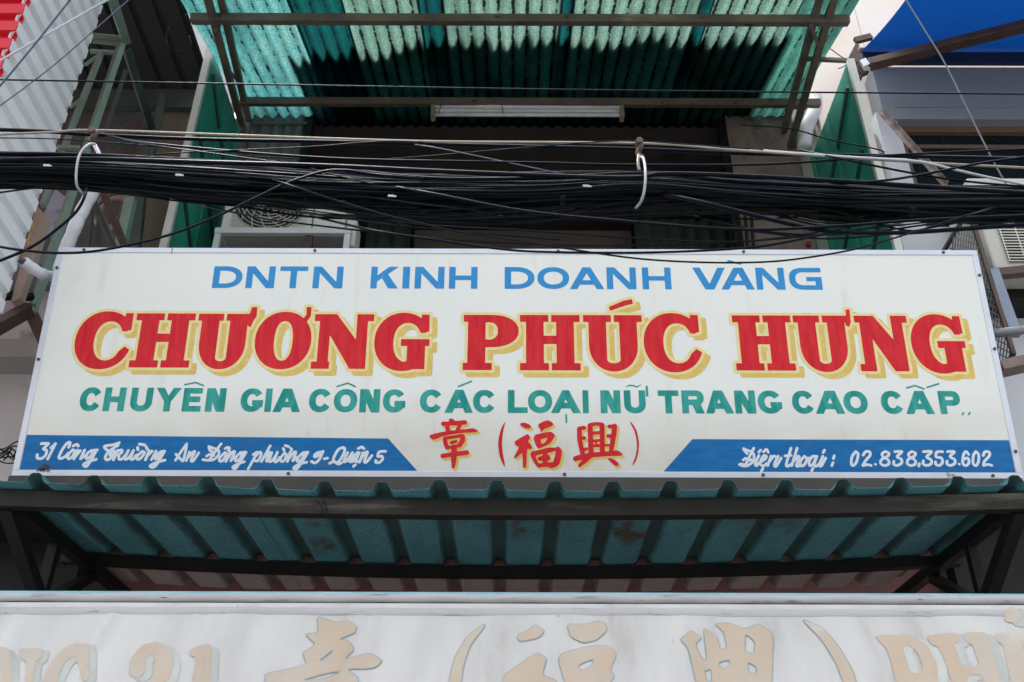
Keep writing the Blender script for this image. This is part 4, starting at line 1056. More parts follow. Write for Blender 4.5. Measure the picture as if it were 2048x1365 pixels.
cuts = [AX0, onY(415 + 60, 983, YF).x, onY(826, 983, YF).x, onY(1290, 983, YF).x, AX1]
for k in range(4):
    j1, j2 = rr_.uniform(-.012, .012, 2)
    def ed2(a, first, j1=j1): return (j1 + .006 * math.sin(a * 7) + .004 * math.sin(a * 23)) if first else .02 * math.sin(a * 5)
    mb = MB().sheet((0, YF, zF + .0025 * (k % 2)), (1, 0, 0), aB, aNn, aprof(cuts[k] - .01, cuts[k + 1] + .01), [0, .04, .3, .6, .93], .0012, ed2)
    sag(mb).build('ribbed_sheet', M['teal_sheet'], aw)
for k in range(4):
    mb = MB().sheet((0, YF, zF - .006 + .002 * (k % 2)), (1, 0, 0), aB, aNn, aprof(cuts[k] + (.12 if k == 0 else 0), cuts[k + 1] - (.1 if k == 3 else 0)), [.90, 1.1, LEN], .0012, lambda a, f: 0 if f else .025 * math.sin(a * 4 + 1))
    sag(mb).build('rear_sheet', M['grey_sheet'], aw)
def abeam(py0, py1, dist, x0, x1, name, m):
    Yb = YF + dist; zt = zF + dist * math.tan(AS) - .009
    zb = onY(1024, py1, Yb).z
    mb = MB()
    ns = 14; P4 = lambda x_: [(x_, Yb, zb), (x_, Yb + .05, zb), (x_, Yb + .05, zt), (x_, Yb, zt)]
    vs = [v_ for i in range(ns + 1) for v_ in P4(x0 + (x1 - x0) * i / ns)]
    fs = [(i * 4 + k, i * 4 + (k + 1) % 4, (i + 1) * 4 + (k + 1) % 4, (i + 1) * 4 + k) for i in range(ns) for k in range(4)] + [(3, 2, 1, 0), tuple(ns * 4 + k for k in range(4))]
    sag(mb.add(vs, fs)).build(name, m, aw)
abeam(992, 1031, .06, AX0 + .03, AX1 - .03, 'front_beam', M['beam_dark'])
abeam(1118, 1152, .86, onY(120, 1120, YF + .86).x, onY(1925, 1120, YF + .86).x, 'rear_beam', M['black_steel'])
# board behind the lip, under the sign
MB().box((-1.97, 3.60, zF + .05), (2.0, 3.63, Pb.z - .012)).build('back_board', M['board'], aw)
# side trusses of black steel
for s, X in ((-1, AX0 + .10), (1, AX1 - .10)):
    mb = MB()
    y0, y1 = YF + .08, 4.9; z0 = zF - .03
    mb.beam((X, y0, z0), (X, y1, z0 + .03), .05, .05)
    mb.beam((X, y0 + .02, z0 - .03), (X, y1, z0 - .75), .05, .05)
    mb.beam((X, 4.88, z0 + .05), (X, 4.88, 1.2), .05, .05)
    mb.beam((X, YF + .55, z0 - .02), (X, YF + .55, z0 - .30), .04, .04)
    mb.beam((X, YF + .55, z0 - .28), (X, 4.4, z0 - .02), .04, .04)
    sag(mb).build('side_bracket', M['black_steel'], aw)
for pts in ([(632, 1000), (645, 1018), (641, 1032)], [(646, 1000), (652, 1014), (655, 1033)]):
    MB().tube(catmull([onY(x_, y_, YF + .05) for x_, y_ in pts]), .0015, 5).build('tie_wire', M['cable'], aw)

# ------------------------------------------------------------------ white canvas awning at the bottom
cv = thing('canvas_awning', onY(1024, 1200, 3.30), 'faded white canvas shop awning with worn peach lettering and a rolled top edge', 'awning')
Yc = 3.30
pL, pR = onY(-140, 1199, Yc), onY(2190, 1197, Yc)
zc0 = onY(1024, 1211, Yc).z
TL = R(22)
kD = V((0, -math.sin(TL), -math.cos(TL))); kN = V((0, -math.cos(TL), math.sin(TL)))
kO = V((0, Yc - .03, zc0 - .004))
def wrinkle(x_, d):
    fall = 1 - math.exp(-d * 9)
    s = .009 * math.sin(x_ * 5.1 + d * 3.0) + .006 * math.sin(x_ * 13.3 - d * 9 + 1) + .0035 * math.sin(x_ * 29 + d * 16 + 2)
    for c, wd, am, sl in ((-1.63, .03, .010, .22), (-1.30, .02, .012, -.12), (-.86, .03, .012, .3), (-.82, .05, -.009, -.2), (.2, .04, .006, .1), (1.0, .05, -.006, .15), (1.72, .03, .008, -.2), (-1.05, .012, .006, .35), (-.45, .015, -.006, -.3), (.55, .012, .005, .28), (1.38, .014, -.006, -.2), (-1.9, .015, .006, .3)):
        s += 1.7 * am * math.exp(-((x_ - c - sl * d) / wd) ** 2) * math.exp(-d * 4)
    return s * fall + .004 * math.sin(d * 60) * math.exp(-d * 25)
def K(x_, d, off=0.0): return kO + V((x_, 0, 0)) + kD * d + kN * (wrinkle(x_, d) + off)
nx, nd = 640, 120; W0, W1, DD = pL.x - .2, pR.x + .2, 1.15
ds = [DD * (j / nd) ** 1.2 for j in range(nd + 1)]
vs = [K(W0 + (W1 - W0) * i / nx, d) for d in ds for i in range(nx + 1)]
fs = [(j * (nx + 1) + i, (j + 1) * (nx + 1) + i, (j + 1) * (nx + 1) + i + 1, j * (nx + 1) + i + 1) for j in range(nd) for i in range(nx)]
MB().add(vs, fs).build('canvas', M['canvas'], cv, True)
hem = []
for d in (.012, .03, .048):
    pass
vs = [K(W0 + (W1 - W0) * i / nx, d, .0018 if 0 < k < 3 else .0004) for k, d in enumerate((.020, .022, .046, .048)) for i in range(nx + 1)]
fs = [(j * (nx + 1) + i, (j + 1) * (nx + 1) + i, (j + 1) * (nx + 1) + i + 1, j * (nx + 1) + i + 1) for j in range(3) for i in range(nx)]
MB().add(vs, fs).build('hem', M['canvas_hem'], cv, True)
rz = (onY(1024, 1190, Yc).z + onY(1024, 1211, Yc).z) / 2; rrad = (onY(1024, 1190, Yc).z - onY(1024, 1211, Yc).z) * .54
pts = [(W0 + (W1 - W0) * i / 60, Yc + .002 * math.sin(i * .9), rz + .0015 * math.sin(i * 1.7)) for i in range(61)]
MB().tube(pts, rrad, 16).build('roller', M['canvas_hem'], cv, True)
MB().tube([(W0 + (W1 - W0) * i / 60, Yc - .012 + .002 * math.sin(i * .7), rz - rrad * .98 + .0012 * math.sin(i * 1.9)) for i in range(61)], .005, 8).build('dark_gap_line', M['black_steel'], cv, True)  # black tube drawn for the shaded gap between roller and canvas
MB().box((W0, Yc + .004, rz + rrad * .80), (W1, Yc + .03, onY(1024, 1185, Yc + .004).z)).build('blue_trim', M['lblue'], cv)
def kuv(px, py):
    p = onP(px, py, kO, kN) - kO; return (p.x, p.dot(kD))
def kp(pts, ox, oy=1170, sc=2.0): return chaikin([kuv(ox + x_ / sc, oy + y_ / sc) for x_, y_ in pts], 2, .14)
KL = [[('p', kp([(-120, 250), (45, 250), (48, 395), (80, 395), (105, 520), (-30, 520), (-120, 420)], 0))],
      [('p', kp([(75, 248), (172, 245), (160, 290), (137, 300), (125, 500), (90, 520), (105, 300), (80, 290)], 0))],
      [('p', kp([(140, 520), (165, 390), (200, 310), (250, 255), (310, 232), (325, 240), (360, 238), (360, 390), (330, 390), (320, 340), (300, 285), (265, 300), (235, 350), (220, 420), (215, 520)], 0))],
      [('p', kp([(520, 372), (525, 310), (570, 250), (630, 232), (678, 255), (697, 310), (686, 372), (640, 440), (600, 520), (540, 520), (590, 430), (622, 360), (622, 300), (600, 285), (582, 310), (585, 355), (560, 385)], 0))],
      [('p', kp([(755, 265), (850, 237), (838, 390), (825, 520), (745, 520), (770, 390), (790, 295), (762, 292)], 0))],
      [('p', kp([(1268, 125), (1340, 148), (1390, 143), (1425, 165), (1420, 190), (1350, 215), (1395, 222), (1415, 250), (1372, 290), (1480, 265), (1530, 300), (1500, 325), (1380, 325), (1430, 360), (1430, 400), (1400, 480), (1180, 480), (1190, 395), (1060, 400), (1065, 360), (1230, 320), (1210, 270), (1265, 235), (1220, 195), (1275, 190)], 0)),
       ('h', kp([(1270, 305), (1330, 255), (1335, 262), (1300, 300)], 0)), ('h', kp([(1190, 390), (1320, 345), (1370, 335), (1300, 375)], 0))],
      [('p', kp([(1937, 156), (1870, 200), (1820, 290), (1797, 390), (1800, 500), (1850, 500), (1845, 390), (1852, 330), (1880, 240), (1937, 168)], 0))],
      [('p', kp([(20, 205), (60, 190), (95, 165), (130, 195), (105, 222), (30, 230)], 1024))],
      [('p', kp([(-40, 365), (100, 280), (138, 305), (118, 370), (180, 390), (180, 460), (-20, 480)], 1024))],
      [('p', kp([(220, 168), (290, 165), (345, 146), (372, 155), (380, 185), (340, 225), (285, 243), (235, 220)], 1024))],
      [('p', kp([(180, 290), (330, 252), (380, 252), (418, 280), (390, 350), (408, 372), (380, 420), (220, 430)], 1024)), ('h', kp([(260, 335), (328, 308), (320, 340), (275, 362)], 1024))],
      [('p', kp([(672, 225), (715, 190), (757, 215), (730, 245), (762, 300), (782, 305), (765, 172), (822, 210), (830, 262), (862, 255), (850, 190), (812, 155), (870, 150), (930, 175), (985, 153), (1047, 190), (1040, 390), (1040, 480), (760, 480), (740, 390), (705, 255)], 1024)),
       ('h', kp([(932, 190), (975, 225), (970, 275), (930, 272)], 1024)), ('h', kp([(940, 308), (980, 325), (980, 355), (945, 352)], 1024)), ('h', kp([(826, 308), (872, 300), (875, 325), (850, 338), (830, 330)], 1024)), ('h', kp([(768, 340), (800, 338), (800, 385), (780, 385)], 1024))],
      [('p', kp([(1158, 133), (1240, 170), (1310, 250), (1360, 335), (1380, 400), (1385, 500), (1330, 500), (1330, 390), (1300, 310), (1240, 220)], 1024))],
      [('p', kp([(1448, 205), (1600, 203), (1660, 240), (1700, 320), (1700, 400), (1650, 470), (1560, 480), (1530, 390), (1500, 270), (1470, 235)], 1024)), ('h', kp([(1560, 250), (1590, 245), (1620, 270), (1645, 340), (1625, 362), (1590, 355)], 1024))],
      [('p', kp([(1660, 200), (1780, 200), (1790, 235), (1765, 242), (1800, 335), (1870, 330), (1840, 250), (1810, 235), (1800, 200), (1895, 198), (1905, 235), (1950, 390), (1960, 480), (1900, 480), (1880, 360), (1815, 365), (1840, 480), (1780, 480), (1710, 250), (1670, 235)], 1024))],
      [('p', kp([(1930, 200), (2150, 196), (2160, 480), (2020, 480), (1990, 390), (1960, 250), (1935, 235)], 1024)), ('h', kp([(2030, 250), (2080, 250), (2090, 420), (2050, 400)], 1024))],
      [('p', kp([(1972, 102), (2005, 88), (2042, 130), (2012, 160), (1968, 150)], 1024))]]
for ids, kind_ in (((0, 1, 2), 0), ((3, 4), 0), ((5,), 1), ((6,), 1), ((7, 8, 9, 10), 1), ((11,), 1), ((12,), 1), ((13, 14, 15, 16), 0)):
    gs = [KL[i] for i in ids]
    rl = paint_union([gs], 'faded_lettering', M['faded'], 0, 0, (0, 0), .005, cv, lambda u, v: K(u, v, .0029))
    if kind_: paint_union([gs], 'letter_outline', M['faded_line'], 0, .0028, (0, 0), .004, rl, lambda u, v: K(u, v, .0020))
    else: paint_union([gs], 'letter_shadow', M['faded_pale'], 0, .004, (.022, .012), .006, rl, lambda u, v: K(u, v, .0020))

# ------------------------------------------------------------------ overhead cables
YC = 2.40
def cable(pts, r, m, label, n=6, name='cable', group=None, Y=YC, jit=0.012, sides=7):
    P = []
    for i, p in enumerate(pts):
        P.append(onY(p[0], p[1], Y + (p[2] if len(p) > 2 else 0)))
    cp = catmull(P, n)
    return single(name, MB().tube(cp, r, sides), M[m], label, 'cable', group, True)
ST = [(-80, 306, 376), (158, 310, 380), (420, 324, 400), (640, 338, 416), (860, 350, 430), (1080, 350, 424), (1284, 344, 412), (1480, 356, 424), (1660, 368, 436), (1850, 376, 442), (2130, 374, 446)]
rb = np.random.default_rng(21)
NB = 120
order = [(i + .5) / NB for i in range(NB)]
for i in range(NB):
    f = order[i]
    front = rb.random()
    pts = []; f0 = f; ph_ = rb.uniform(0, 6.28); amp = rb.uniform(.02, .11) * (1.9 if f > .55 else 1.0)
    for k, (x_, yt, yb) in enumerate(ST):
        tight = .25 if x_ in (158, 1284) else 1.0
        ff = min(max(f + amp * tight * math.sin(ph_ + k * rb.uniform(.5, 1.1)), -.02), 1.02)
        loose = (1.0 + ((.05 + .07 * (f > .6)) * rb.normal() if tight == 1 else 0))
        pts.append((x_, yt + (yb - yt) * ff * loose + rb.normal() * .8, .10 * math.cos((ff - .35) * 2.6) * -(.3 + .7 * front) + rb.normal() * .004))
    thick = rb.random()
    r = rb.uniform(.0065, .009) if (thick < .22 and f < .6) else rb.uniform(.0020, .0042)
    cable(pts, r, ('cable' if (f < .62 and rb.random() < .75) else ('cable_grey' if rb.random() < .3 else 'cable_dull')), 'black telecom cable packed inside the thick sagging bundle', group='black cables of the sagging bundle')
# stray cables around the bundle
for i in range(16):
    x0_ = rb.uniform(-80, 900); x1_ = x0_ + rb.uniform(600, 1300); s = rb.uniform(8, 30)
    def yb_(x_): return float(np.interp(x_, [q[0] for q in ST], [q[2] for q in ST]))
    n_ = 6; pts = []
    for k in range(n_):
        t = k / (n_ - 1); x_ = x0_ + (x1_ - x0_) * t
        pts.append((x_, yb_(x_) - 12 + s * math.sin(math.pi * t) * (1.2 if x_ > 700 else .5), -.06 + rb.normal() * .01))
    cable(pts, rb.uniform(.0018, .003), 'cable_dull', 'thin black cable hanging loose along the underside of the bundle', group='thin strays under the bundle')
LC = [
 ('cable', .0030, [(-60, 159), (400, 167), (1000, 178), (1500, 184), (2110, 189)], 'lone straight black wire high across the green canopy', 0),
 ('wire_pale', .0040, [(-60, 272), (100, 265), (185, 261), (450, 270), (700, 279), (900, 284), (1278, 287), (1450, 299), (1650, 313), (1850, 326), (2110, 339)], 'tan steel messenger wire passing over both clamps', -.02),
 ('cable', .0066, [(-60, 258), (80, 263), (185, 270), (400, 279), (700, 285), (900, 290), (1278, 299), (1500, 308), (1700, 311), (2110, 319)], 'thick glossy black cable just below the tan messenger wire', .0),
 ('cable', .0040, [(-60, 478), (0, 494), (54, 502), (113, 506.5), (180, 504), (256, 491), (346, 468), (436, 432), (518, 393), (571, 368), (644, 344), (693, 341), (742, 348), (815, 355), (900, 360)], 'black cable swooping from the top edge of the sign up into the bundle', -.14),
 ('cable', .0046, [(-60, 545), (0, 522), (64, 494), (115, 458), (154, 422), (172, 385), (176, 350)], 'short black cable rising beside the white wrapped pipe', -.10),
 ('cable', .0028, [(520, 352), (571, 368), (668, 400), (766, 429), (850, 449), (900, 461), (1006, 477), (1162, 502), (1280, 518), (1400, 525), (1513, 525), (1598, 518), (1709, 499), (1800, 473), (1875, 450), (1955, 425), (2040, 400)], 'thin black cable dipping lowest across the blue grave accent on the sign', -.16),
 ('cable_dull', .0026, [(700, 430), (850, 450), (1045, 461), (1240, 475), (1436, 484), (1560, 478), (1700, 462), (1900, 440)], 'thin dusty cable drooping over the dark green balcony panel', -.12),
 ('cable', .0036, [(620, 432), (750, 462), (850, 477), (1006, 499), (1123, 505), (1319, 505), (1514, 494), (1650, 469), (1800, 448)], 'black cable skimming the upper frame of the sign at mid-span', -.13),
 ('cable', .0046, [(700, 360), (850, 385), (1045, 422), (1240, 442), (1475, 459), (1650, 454), (1850, 440), (2080, 430)], 'black cable peeling out of the bundle below the white loop clamp', -.14),
 ('cable', .0068, [(1250, 372), (1390, 402), (1500, 429), (1580, 448), (1660, 463), (1794, 466), (1928, 458), (2110, 445)], 'thick black cable bowing below the bundle by the green screen and blue tarp', -.13),
 ('cable', .0040, [(190, 262), (260, 282), (400, 297), (595, 313), (742, 320), (900, 323), (1080, 326), (1240, 330), (1490, 330), (1650, 322), (1800, 310), (2110, 296)], 'slim black cable running between the messenger wire and the bundle', -.05),
 ('cable', .0074, [(-60, 322), (160, 318), (400, 325), (644, 332), (900, 344), (1240, 356), (1330, 348), (1500, 353), (1714, 365), (2110, 390)], 'thickest glossy black cable lying on top of the bundle', -.11),
 ('cable', .0022, [(190, 330), (300, 311), (400, 304), (620, 294), (717, 286), (790, 283), (900, 288)], 'thin wire climbing from the bundle to the messenger over the green screen', -.06),
 ('cable', .0022, [(185, 268), (300, 290), (424, 307), (595, 331), (644, 344), (760, 372), (900, 400)], 'thin wire slanting down from the rusty clamp into the bundle', -.09),
 ('cable', .0020, [(780, 318), (850, 313), (1000, 300), (1123, 289), (1200, 284), (1278, 283), (1400, 291), (1560, 302)], 'thin wire arching up to the clamp with the white loop', -.04),
 ('wire_grey', .0019, [(810, 287), (873, 296), (1000, 322), (1123, 348), (1200, 362)], 'thin grey wire crossing steeply in front of the dark balcony', -.05),
 ('wire_white', .0042, [(1500, 300), (1687, 314), (1821, 322), (1870, 330), (1901, 338), (1980, 356), (2060, 372)], 'pale wire forking down toward the white louvred air conditioner', -.06),
 ('cable', .0040, [(1560, 372), (1741, 364), (1848, 349), (1955, 328), (2110, 306)], 'black cable rising from the bundle across the dark window', -.12),
 ('cable', .0034, [(1480, 250), (1580, 258), (1660, 280), (1768, 304), (1700, 318)], 'dark wire drooping in front of the green screen below the tarp arm', .9),
 ('cable', .0036, [(1600, 300), (1687, 319), (1821, 346), (1941, 364), (2110, 378)], 'black cable sloping down from the plaster pier to the cage', -.08),
 ('wire_grey', .0030, [(1790, -40), (1812, 0), (1850, 62), (1890, 128), (1940, 230), (1985, 320), (2030, 400)], 'grey wire dropping diagonally in front of the blue tarpaulin', .2),
 ('wire_blue', .0032, [(170, -36), (140, 0), (75, 82), (0, 172), (-60, 240)], 'dark blue wire slanting across the red and white ribbed cladding', -.2),
 ('wire_white', .0040, [(280, -34), (212, 2), (100, 66), (0, 122), (-60, 155)], 'white cable slanting across the red and white ribbed cladding', -.1),
 ('wire_blue', .0020, [(300, -36), (258, 0), (195, 55), (100, 137), (0, 212), (-60, 255)], 'thinnest bluish wire slanting across the white ribs', -.15),
 ('cable', .0020, [(-60, 276), (100, 278), (240, 287), (350, 297), (470, 312), (600, 318)], 'hair-thin black wire sagging past the first clamp', -.07),
 ('cable_dull', .0024, [(850, 478), (1000, 486), (1180, 492), (1400, 488), (1560, 476), (1720, 452), (1900, 428)], 'thin dusty cable just above the sign frame at mid-span', -.09),
 ('cable_dull', .0030, [(1380, 430), (1500, 458), (1620, 470), (1760, 462), (1900, 446), (2080, 452)], 'dusty cable crossing the green screen under the bundle', -.10),
 ('cable_dull', .0026, [(1450, 455), (1560, 470), (1660, 478), (1800, 466), (1950, 440)], 'dusty cable lowest in front of the red ball on the plaster', -.08),
 ('cable', .0024, [(440, 400), (560, 420), (680, 436), (800, 452), (1000, 470), (1120, 480)], 'thin black wire crossing the fan grille of the air conditioner', -.1),
 ('cable', .0030, [(400, 410), (520, 436), (640, 452), (780, 468), (900, 480)], 'double-thick wire across the lower fan grille', -.11),
]
for m_, r_, pts, lab, dy in LC:
    q = [[p[0], p[1], dy] for p in pts]
    if 0 < q[0][0] < 2048 and 255 < q[0][1] < 440 and dy < .1: q[0][2] = .03
    if 0 < q[-1][0] < 2048 and 255 < q[-1][1] < 450 and dy < .1: q[-1][2] = .03
    cable(q, r_, m_, lab, n=7)
# paper tags left on the cables
for (px, py), lab in (((357, 350), 'white paper tag stuck on the bundle above the green screen'), ((93, 331), 'pale paper tag stuck on the bundle left of the first clamp'), ((782, 392), 'torn white scrap of tape on the bundle over the dark balcony'), ((1172, 372), 'tiny pale tag on the bundle near the white loop')):
    c = onY(px, py, YC - .16)
    single('cable_tag', MB().beam(c - V((.009, 0, 0)), c + V((.009, .002, .001)), .003, .006).beam(c + V((.006, -.002, -.004)), c + V((.016, -.001, -.003)), .002, .004), M['wire_white'], lab, 'tag')
# clamps that carry the bundle
c1 = onY(186, 275, YC - .03); cl = thing('cable_clamp', c1, 'rusty cable clamp with a looped grey strap in front of pale green steel post', 'clamp')
def hook(root, c, loop, mloop, rl):
    MB().tube(catmull([c + V((0, 0, .026)), c + V((.006, -.006, .005)), c + V((-.004, .004, -.02)), c + V((.01, 0, -.045))]), .009, 8).build('hook', M['rust'], root, True)
    MB().ring(c, (1, .2, .1), .014, .0055, 20, 6).build('eyelet', M['rust'], root, True)
    MB().disc(c + V((.0, -.01, .012)), (0, 1, 0), .012, .03, 6).build('bolt', M['rust'], root)
    MB().tube(catmull(loop), rl, 9).build('strap_loop', M[mloop], root, True)
hook(cl, c1, [onY(190, 288, YC - .05), onY(176, 290, YC - .16), onY(160, 308, YC - .19), onY(153, 340, YC - .2), onY(154, 372, YC - .18), onY(166, 388, YC - .10)], 'strap', .0036)
MB().tube(catmull([onY(190, 292, YC - .04), onY(196, 304, YC - .05), onY(204, 322, YC - .05)]), .007, 8).build('strap_end', M['pipe_white'], cl, True)
c2 = onY(1278, 296, YC - .03); cl = thing('cable_clamp', c2, 'rusty cable clamp holding a white insulated loop round the bundle', 'clamp')
hook(cl, c2, [onY(1281, 314, YC - .05), onY(1287, 318, YC - .14), onY(1291, 345, YC - .2), onY(1289, 380, YC - .2), onY(1282, 404, YC - .17), onY(1272, 416, YC - .10)], 'strap', .0040)
MB().tube(catmull([onY(1277, 310, YC - .04), onY(1276, 326, YC - .06), onY(1279, 342, YC - .06)]), .005, 7).build('strap_end', M['wire_pale'], cl, True)
for k, (px, py) in enumerate(((1122, 402), (1822, 425))):
    c = onY(px, py, YC - .13)
    mb = MB()
    for j in range(3): mb.ring(c + V((.005 * j, 0, .002 * j)), (1, .1, .15 + .1 * j), .013, .0010, 14, 4)
    single('binding_wire', mb, M['cable_dull'], ('thin binding wire twisted round the bundle near the white loop', 'thin binding wire twisted round the bundle by the white pilaster')[k], 'wire')

# ------------------------------------------------------------------ white wrapped pipe beside the sign
wp = thing('wrapped_pipe', onY(132, 498, 3.62), 'white tape-wrapped pipe rising behind the sign corner', 'pipe')
def lump(pts, r, n=8, seed=1):
    P = catmull(pts, n); q = random.Random(seed)
    return MB().tube(P, [r * (1 + .03 * math.sin(i * .9) + q.uniform(-.025, .025)) for i in range(len(P))], 14)
lump([onY(118, 545, 3.64), onY(133, 497, 3.62), onY(150, 455, 3.58), (onY(168, 415, 3.55)), onY(186, 384, 3.52), onY(192, 372, 3.5)], .030).build('wrapping', M['pipe_white'], wp, True)
ep = thing('elbow_pipe', onY(110, 553, 3.62), 'short white wrapped pipe elbow poking out beside the sign frame', 'pipe')
lump([onY(122, 545, 3.66), onY(108, 553, 3.6), onY(84, 548, 3.54), onY(64, 536, 3.5), onY(47, 524, 3.46)], .024, 8, 4).build('wrapping', M['pipe_white'], ep, True)
MB().disc(onY(44, 522, 3.45), (1, .4, -.4), .014, .02).build('pipe_end', M['rust'], ep)

# ------------------------------------------------------------------ left: red and white ribbed cladding box
XS = -2.12
e1, e2 = onX(30, 70, XS), onX(112, 300, XS)
Y1, Y2 = e1.y, e2.y
zlo = onX(14, 640, XS).z; zhi = 7.6
ribp = (onX(200, 30, XS).z - onX(30, 520, XS).z) / 14.6
def ribprof(L, pitch, h):
    pr = []; k = 0
    while k * pitch < L:
        z = k * pitch
        for dz_, hh in ((0, 0), (.52, 0), (.64, h), (.90, h)): pr.append((z + dz_ * pitch, hh))
        k += 1
    return [p_ for p_ in pr if p_[0] <= L]
cb = thing('ribbed_cladding', (XS - .8, (Y1 + Y2) / 2, zlo), 'box of ribbed metal cladding, red on the street face and white on its side', 'cladding')
MB().sheet((XS, Y1, zlo), (0, 0, 1), (0, 1, 0), (1, 0, 0), ribprof(zhi - zlo, ribp, -.024), [0, (Y2 - Y1) / 2, Y2 - Y1], .0015).build('white_side', M['white_rib'], cb)
MB().sheet((XS - .002, Y1 - .004, zlo), (0, 0, 1), (-1, 0, 0), (0, -1, 0), ribprof(zhi - zlo, ribp, -.024), [0, .9, 1.8], .0015).build('red_front', M['red_rib'], cb)
MB().box((XS - .05, Y2 + .002, zlo), (XS - .02, Y2 + .02, zhi)).build('rear_post', M['grey_wall'], cb)
MB().box((XS - 1.8, Y1 + .03, zlo - .03), (XS - .03, Y2 - .01, zlo - .002)).build('underside', M['grey_wall'], cb)

# left neighbour: dim porch with sheet roof, steel frame, walls
nb = thing('neighbour_porch', (-3, 4.6, 0), 'shadowy neighbouring porch with dark sheet roof and beige wall', 'building')
zr = onY(300, 188, 5.1).z
YN = 5.1
n_ = []
pr = []
for k in range(14):
    x_ = k * .16
    for dx, h in ((0, 0), (.11, 0), (.122, .02), (.148, .02)): pr.append((x_ + dx, h))
MB().sheet((-4.2, 3.0, zr), (1, 0, 0), (0, 1, 0), (0, 0, 1), [p_ for p_ in pr if p_[0] < 2.12], [0, 1.0, 2.1], .002).sheet((-4.2, 2.2, zr + .002), (1, 0, 0), (0, 1, 0), (0, 0, 1), [p_ for p_ in pr if p_[0] < 2.12], [0, .45, .85], .002).build('roof_and_added_shade', M['dgrey_sheet'], nb)  # nearer stretch is added out of view to keep sun off the cables
MB().box((-4.2, YN - .05, onY(300, 214, YN - .05).z), (BL - .06, YN - .005, zr - .004)).build('roof_beam', M['green_steel_dark'], nb)
MB().box((-4.2, YN, 0), (onY(270, 300, YN).x, YN + .1, zr - .005)).build('mauve_wall', M['mauve_wall'], nb)
MB().box((onY(270, 300, YN).x + .002, YN, 0), (BL - .04, YN + .1, zr - .005)).build('beige_wall', M['beige_wall'], nb)
MB().box((-4.2, 5.3, zr - .2), (BL - .05, 5.4, 8.2)).build('upper_wall', M['grey_wall'], nb)
fr_ = thing('steel_frame', onY(100, 500, 3.8), 'pale green welded steel frame behind the ribbed cladding', 'frame')
def bar(a, Ya, c, Yc, wd=.036, m='green_steel', name='bar', ang=False):
    mb = MB()
    (mb.angle if ang else (lambda p, q, w_, up=(0, 1, 0): mb.beam(p, q, w_, w_, up)))(onY(*a, Ya), onY(*c, Yc), wd) if not ang else mb.angle(onY(*a, Ya), onY(*c, Yc), wd, .005, (0, 1, 0))
    return mb.build(name, M[m], fr_)
bar((249, 70), 3.92, (62, 632), 3.80, .050, name='main_post', ang=True)
bar((252, 82), 3.92, (222, -10), 3.3, .045, name='top_rail')
bar((186, 82), 3.9, (243, 88), 3.93, .040, name='cross_bar', ang=True)
bar((180, 103), 3.88, (232, 106), 3.92, .020, name='cross_bar')
bar((203, 104), 3.9, (146, 250), 3.86, .026, name='side_post')
bar((146, 250), 3.86, (86, 412), 3.82, .026, name='side_post')
bar((170, 130), 3.86, (196, 112), 3.9, .014, name='brace')
bar((140, 214), 3.84, (162, 200), 3.87, .014, name='brace')
bar((115, 296), 3.82, (160, 297), 3.86, .022, name='cross_bar')
bar((256, 100), 4.0, (305, 262), 5.0, .045, 'green_steel_dark', 'rear_rail', True)
bar((252, 140), 4.0, (212, 262), 4.1, .018, 'green_steel_dark', 'brace')
bar((300, 235), 5.0, (272, 500), 5.0, .05, 'green_steel_dark', 'rear_post')
bar((325, 190), 5.0, (300, 330), 5.0, .04, 'green_steel_dark', 'rear_post')
bar((230, 252), 4.6, (282, 226), 5.0, .02, 'green_steel_dark', 'brace')
bar((215, 300), 4.6, (285, 262), 5.0, .02, 'green_steel_dark', 'brace')
bar((186, 400), 4.2, (232, 505), 4.2, .04, 'green_steel_dark', 'brace', True)
bar((208, 388), 4.3, (252, 500), 4.4, .04, 'rust', 'brace')
bar((182, 420), 4.25, (172, 505), 4.25, .03, 'green_steel_dark', 'stub_post')
bar((200, 440), 4.3, (194, 505), 4.3, .025, 'green_steel_dark', 'stub_post')
bar((262, 400), 4.6, (240, 500), 4.6, .055, 'green_steel', 'stub_post')
bar((60, 618), 3.78, (-30, 668), 3.55, .055, 'arm', 'foot_bar')
bar((62, 625), 3.8, (92, 690), 3.9, .05, 'arm', 'foot_bar')
bar((10, 592), 3.72, (66, 594), 3.8, .03, 'black_steel', 'foot_bar')
# dim coil on the wall
single('coiled_hose', MB().ring(onY(225, 420, 4.7), (.3, 1, .2), .12, .018, 30, 8).ring(onY(232, 428, 4.68), (.2, 1, .3), .10, .018, 30, 8), M['pinkcor'], 'dusty coiled hose hanging behind the steel frame', 'hose', smooth=True)
# thin loose wire loop under the dark roof
single('wire_loop', MB().tube(catmull([onY(375, 28, 4.2), (onY(346, 44, 4.2)), onY(332, 72, 4.2), onY(340, 96, 4.2), onY(366, 102, 4.2), onY(382, 88, 4.2), onY(378, 72, 4.2)]), .0016, 5), M['black_steel'], 'thin loose wire curled under the dark sheet roof', 'wire', smooth=True)
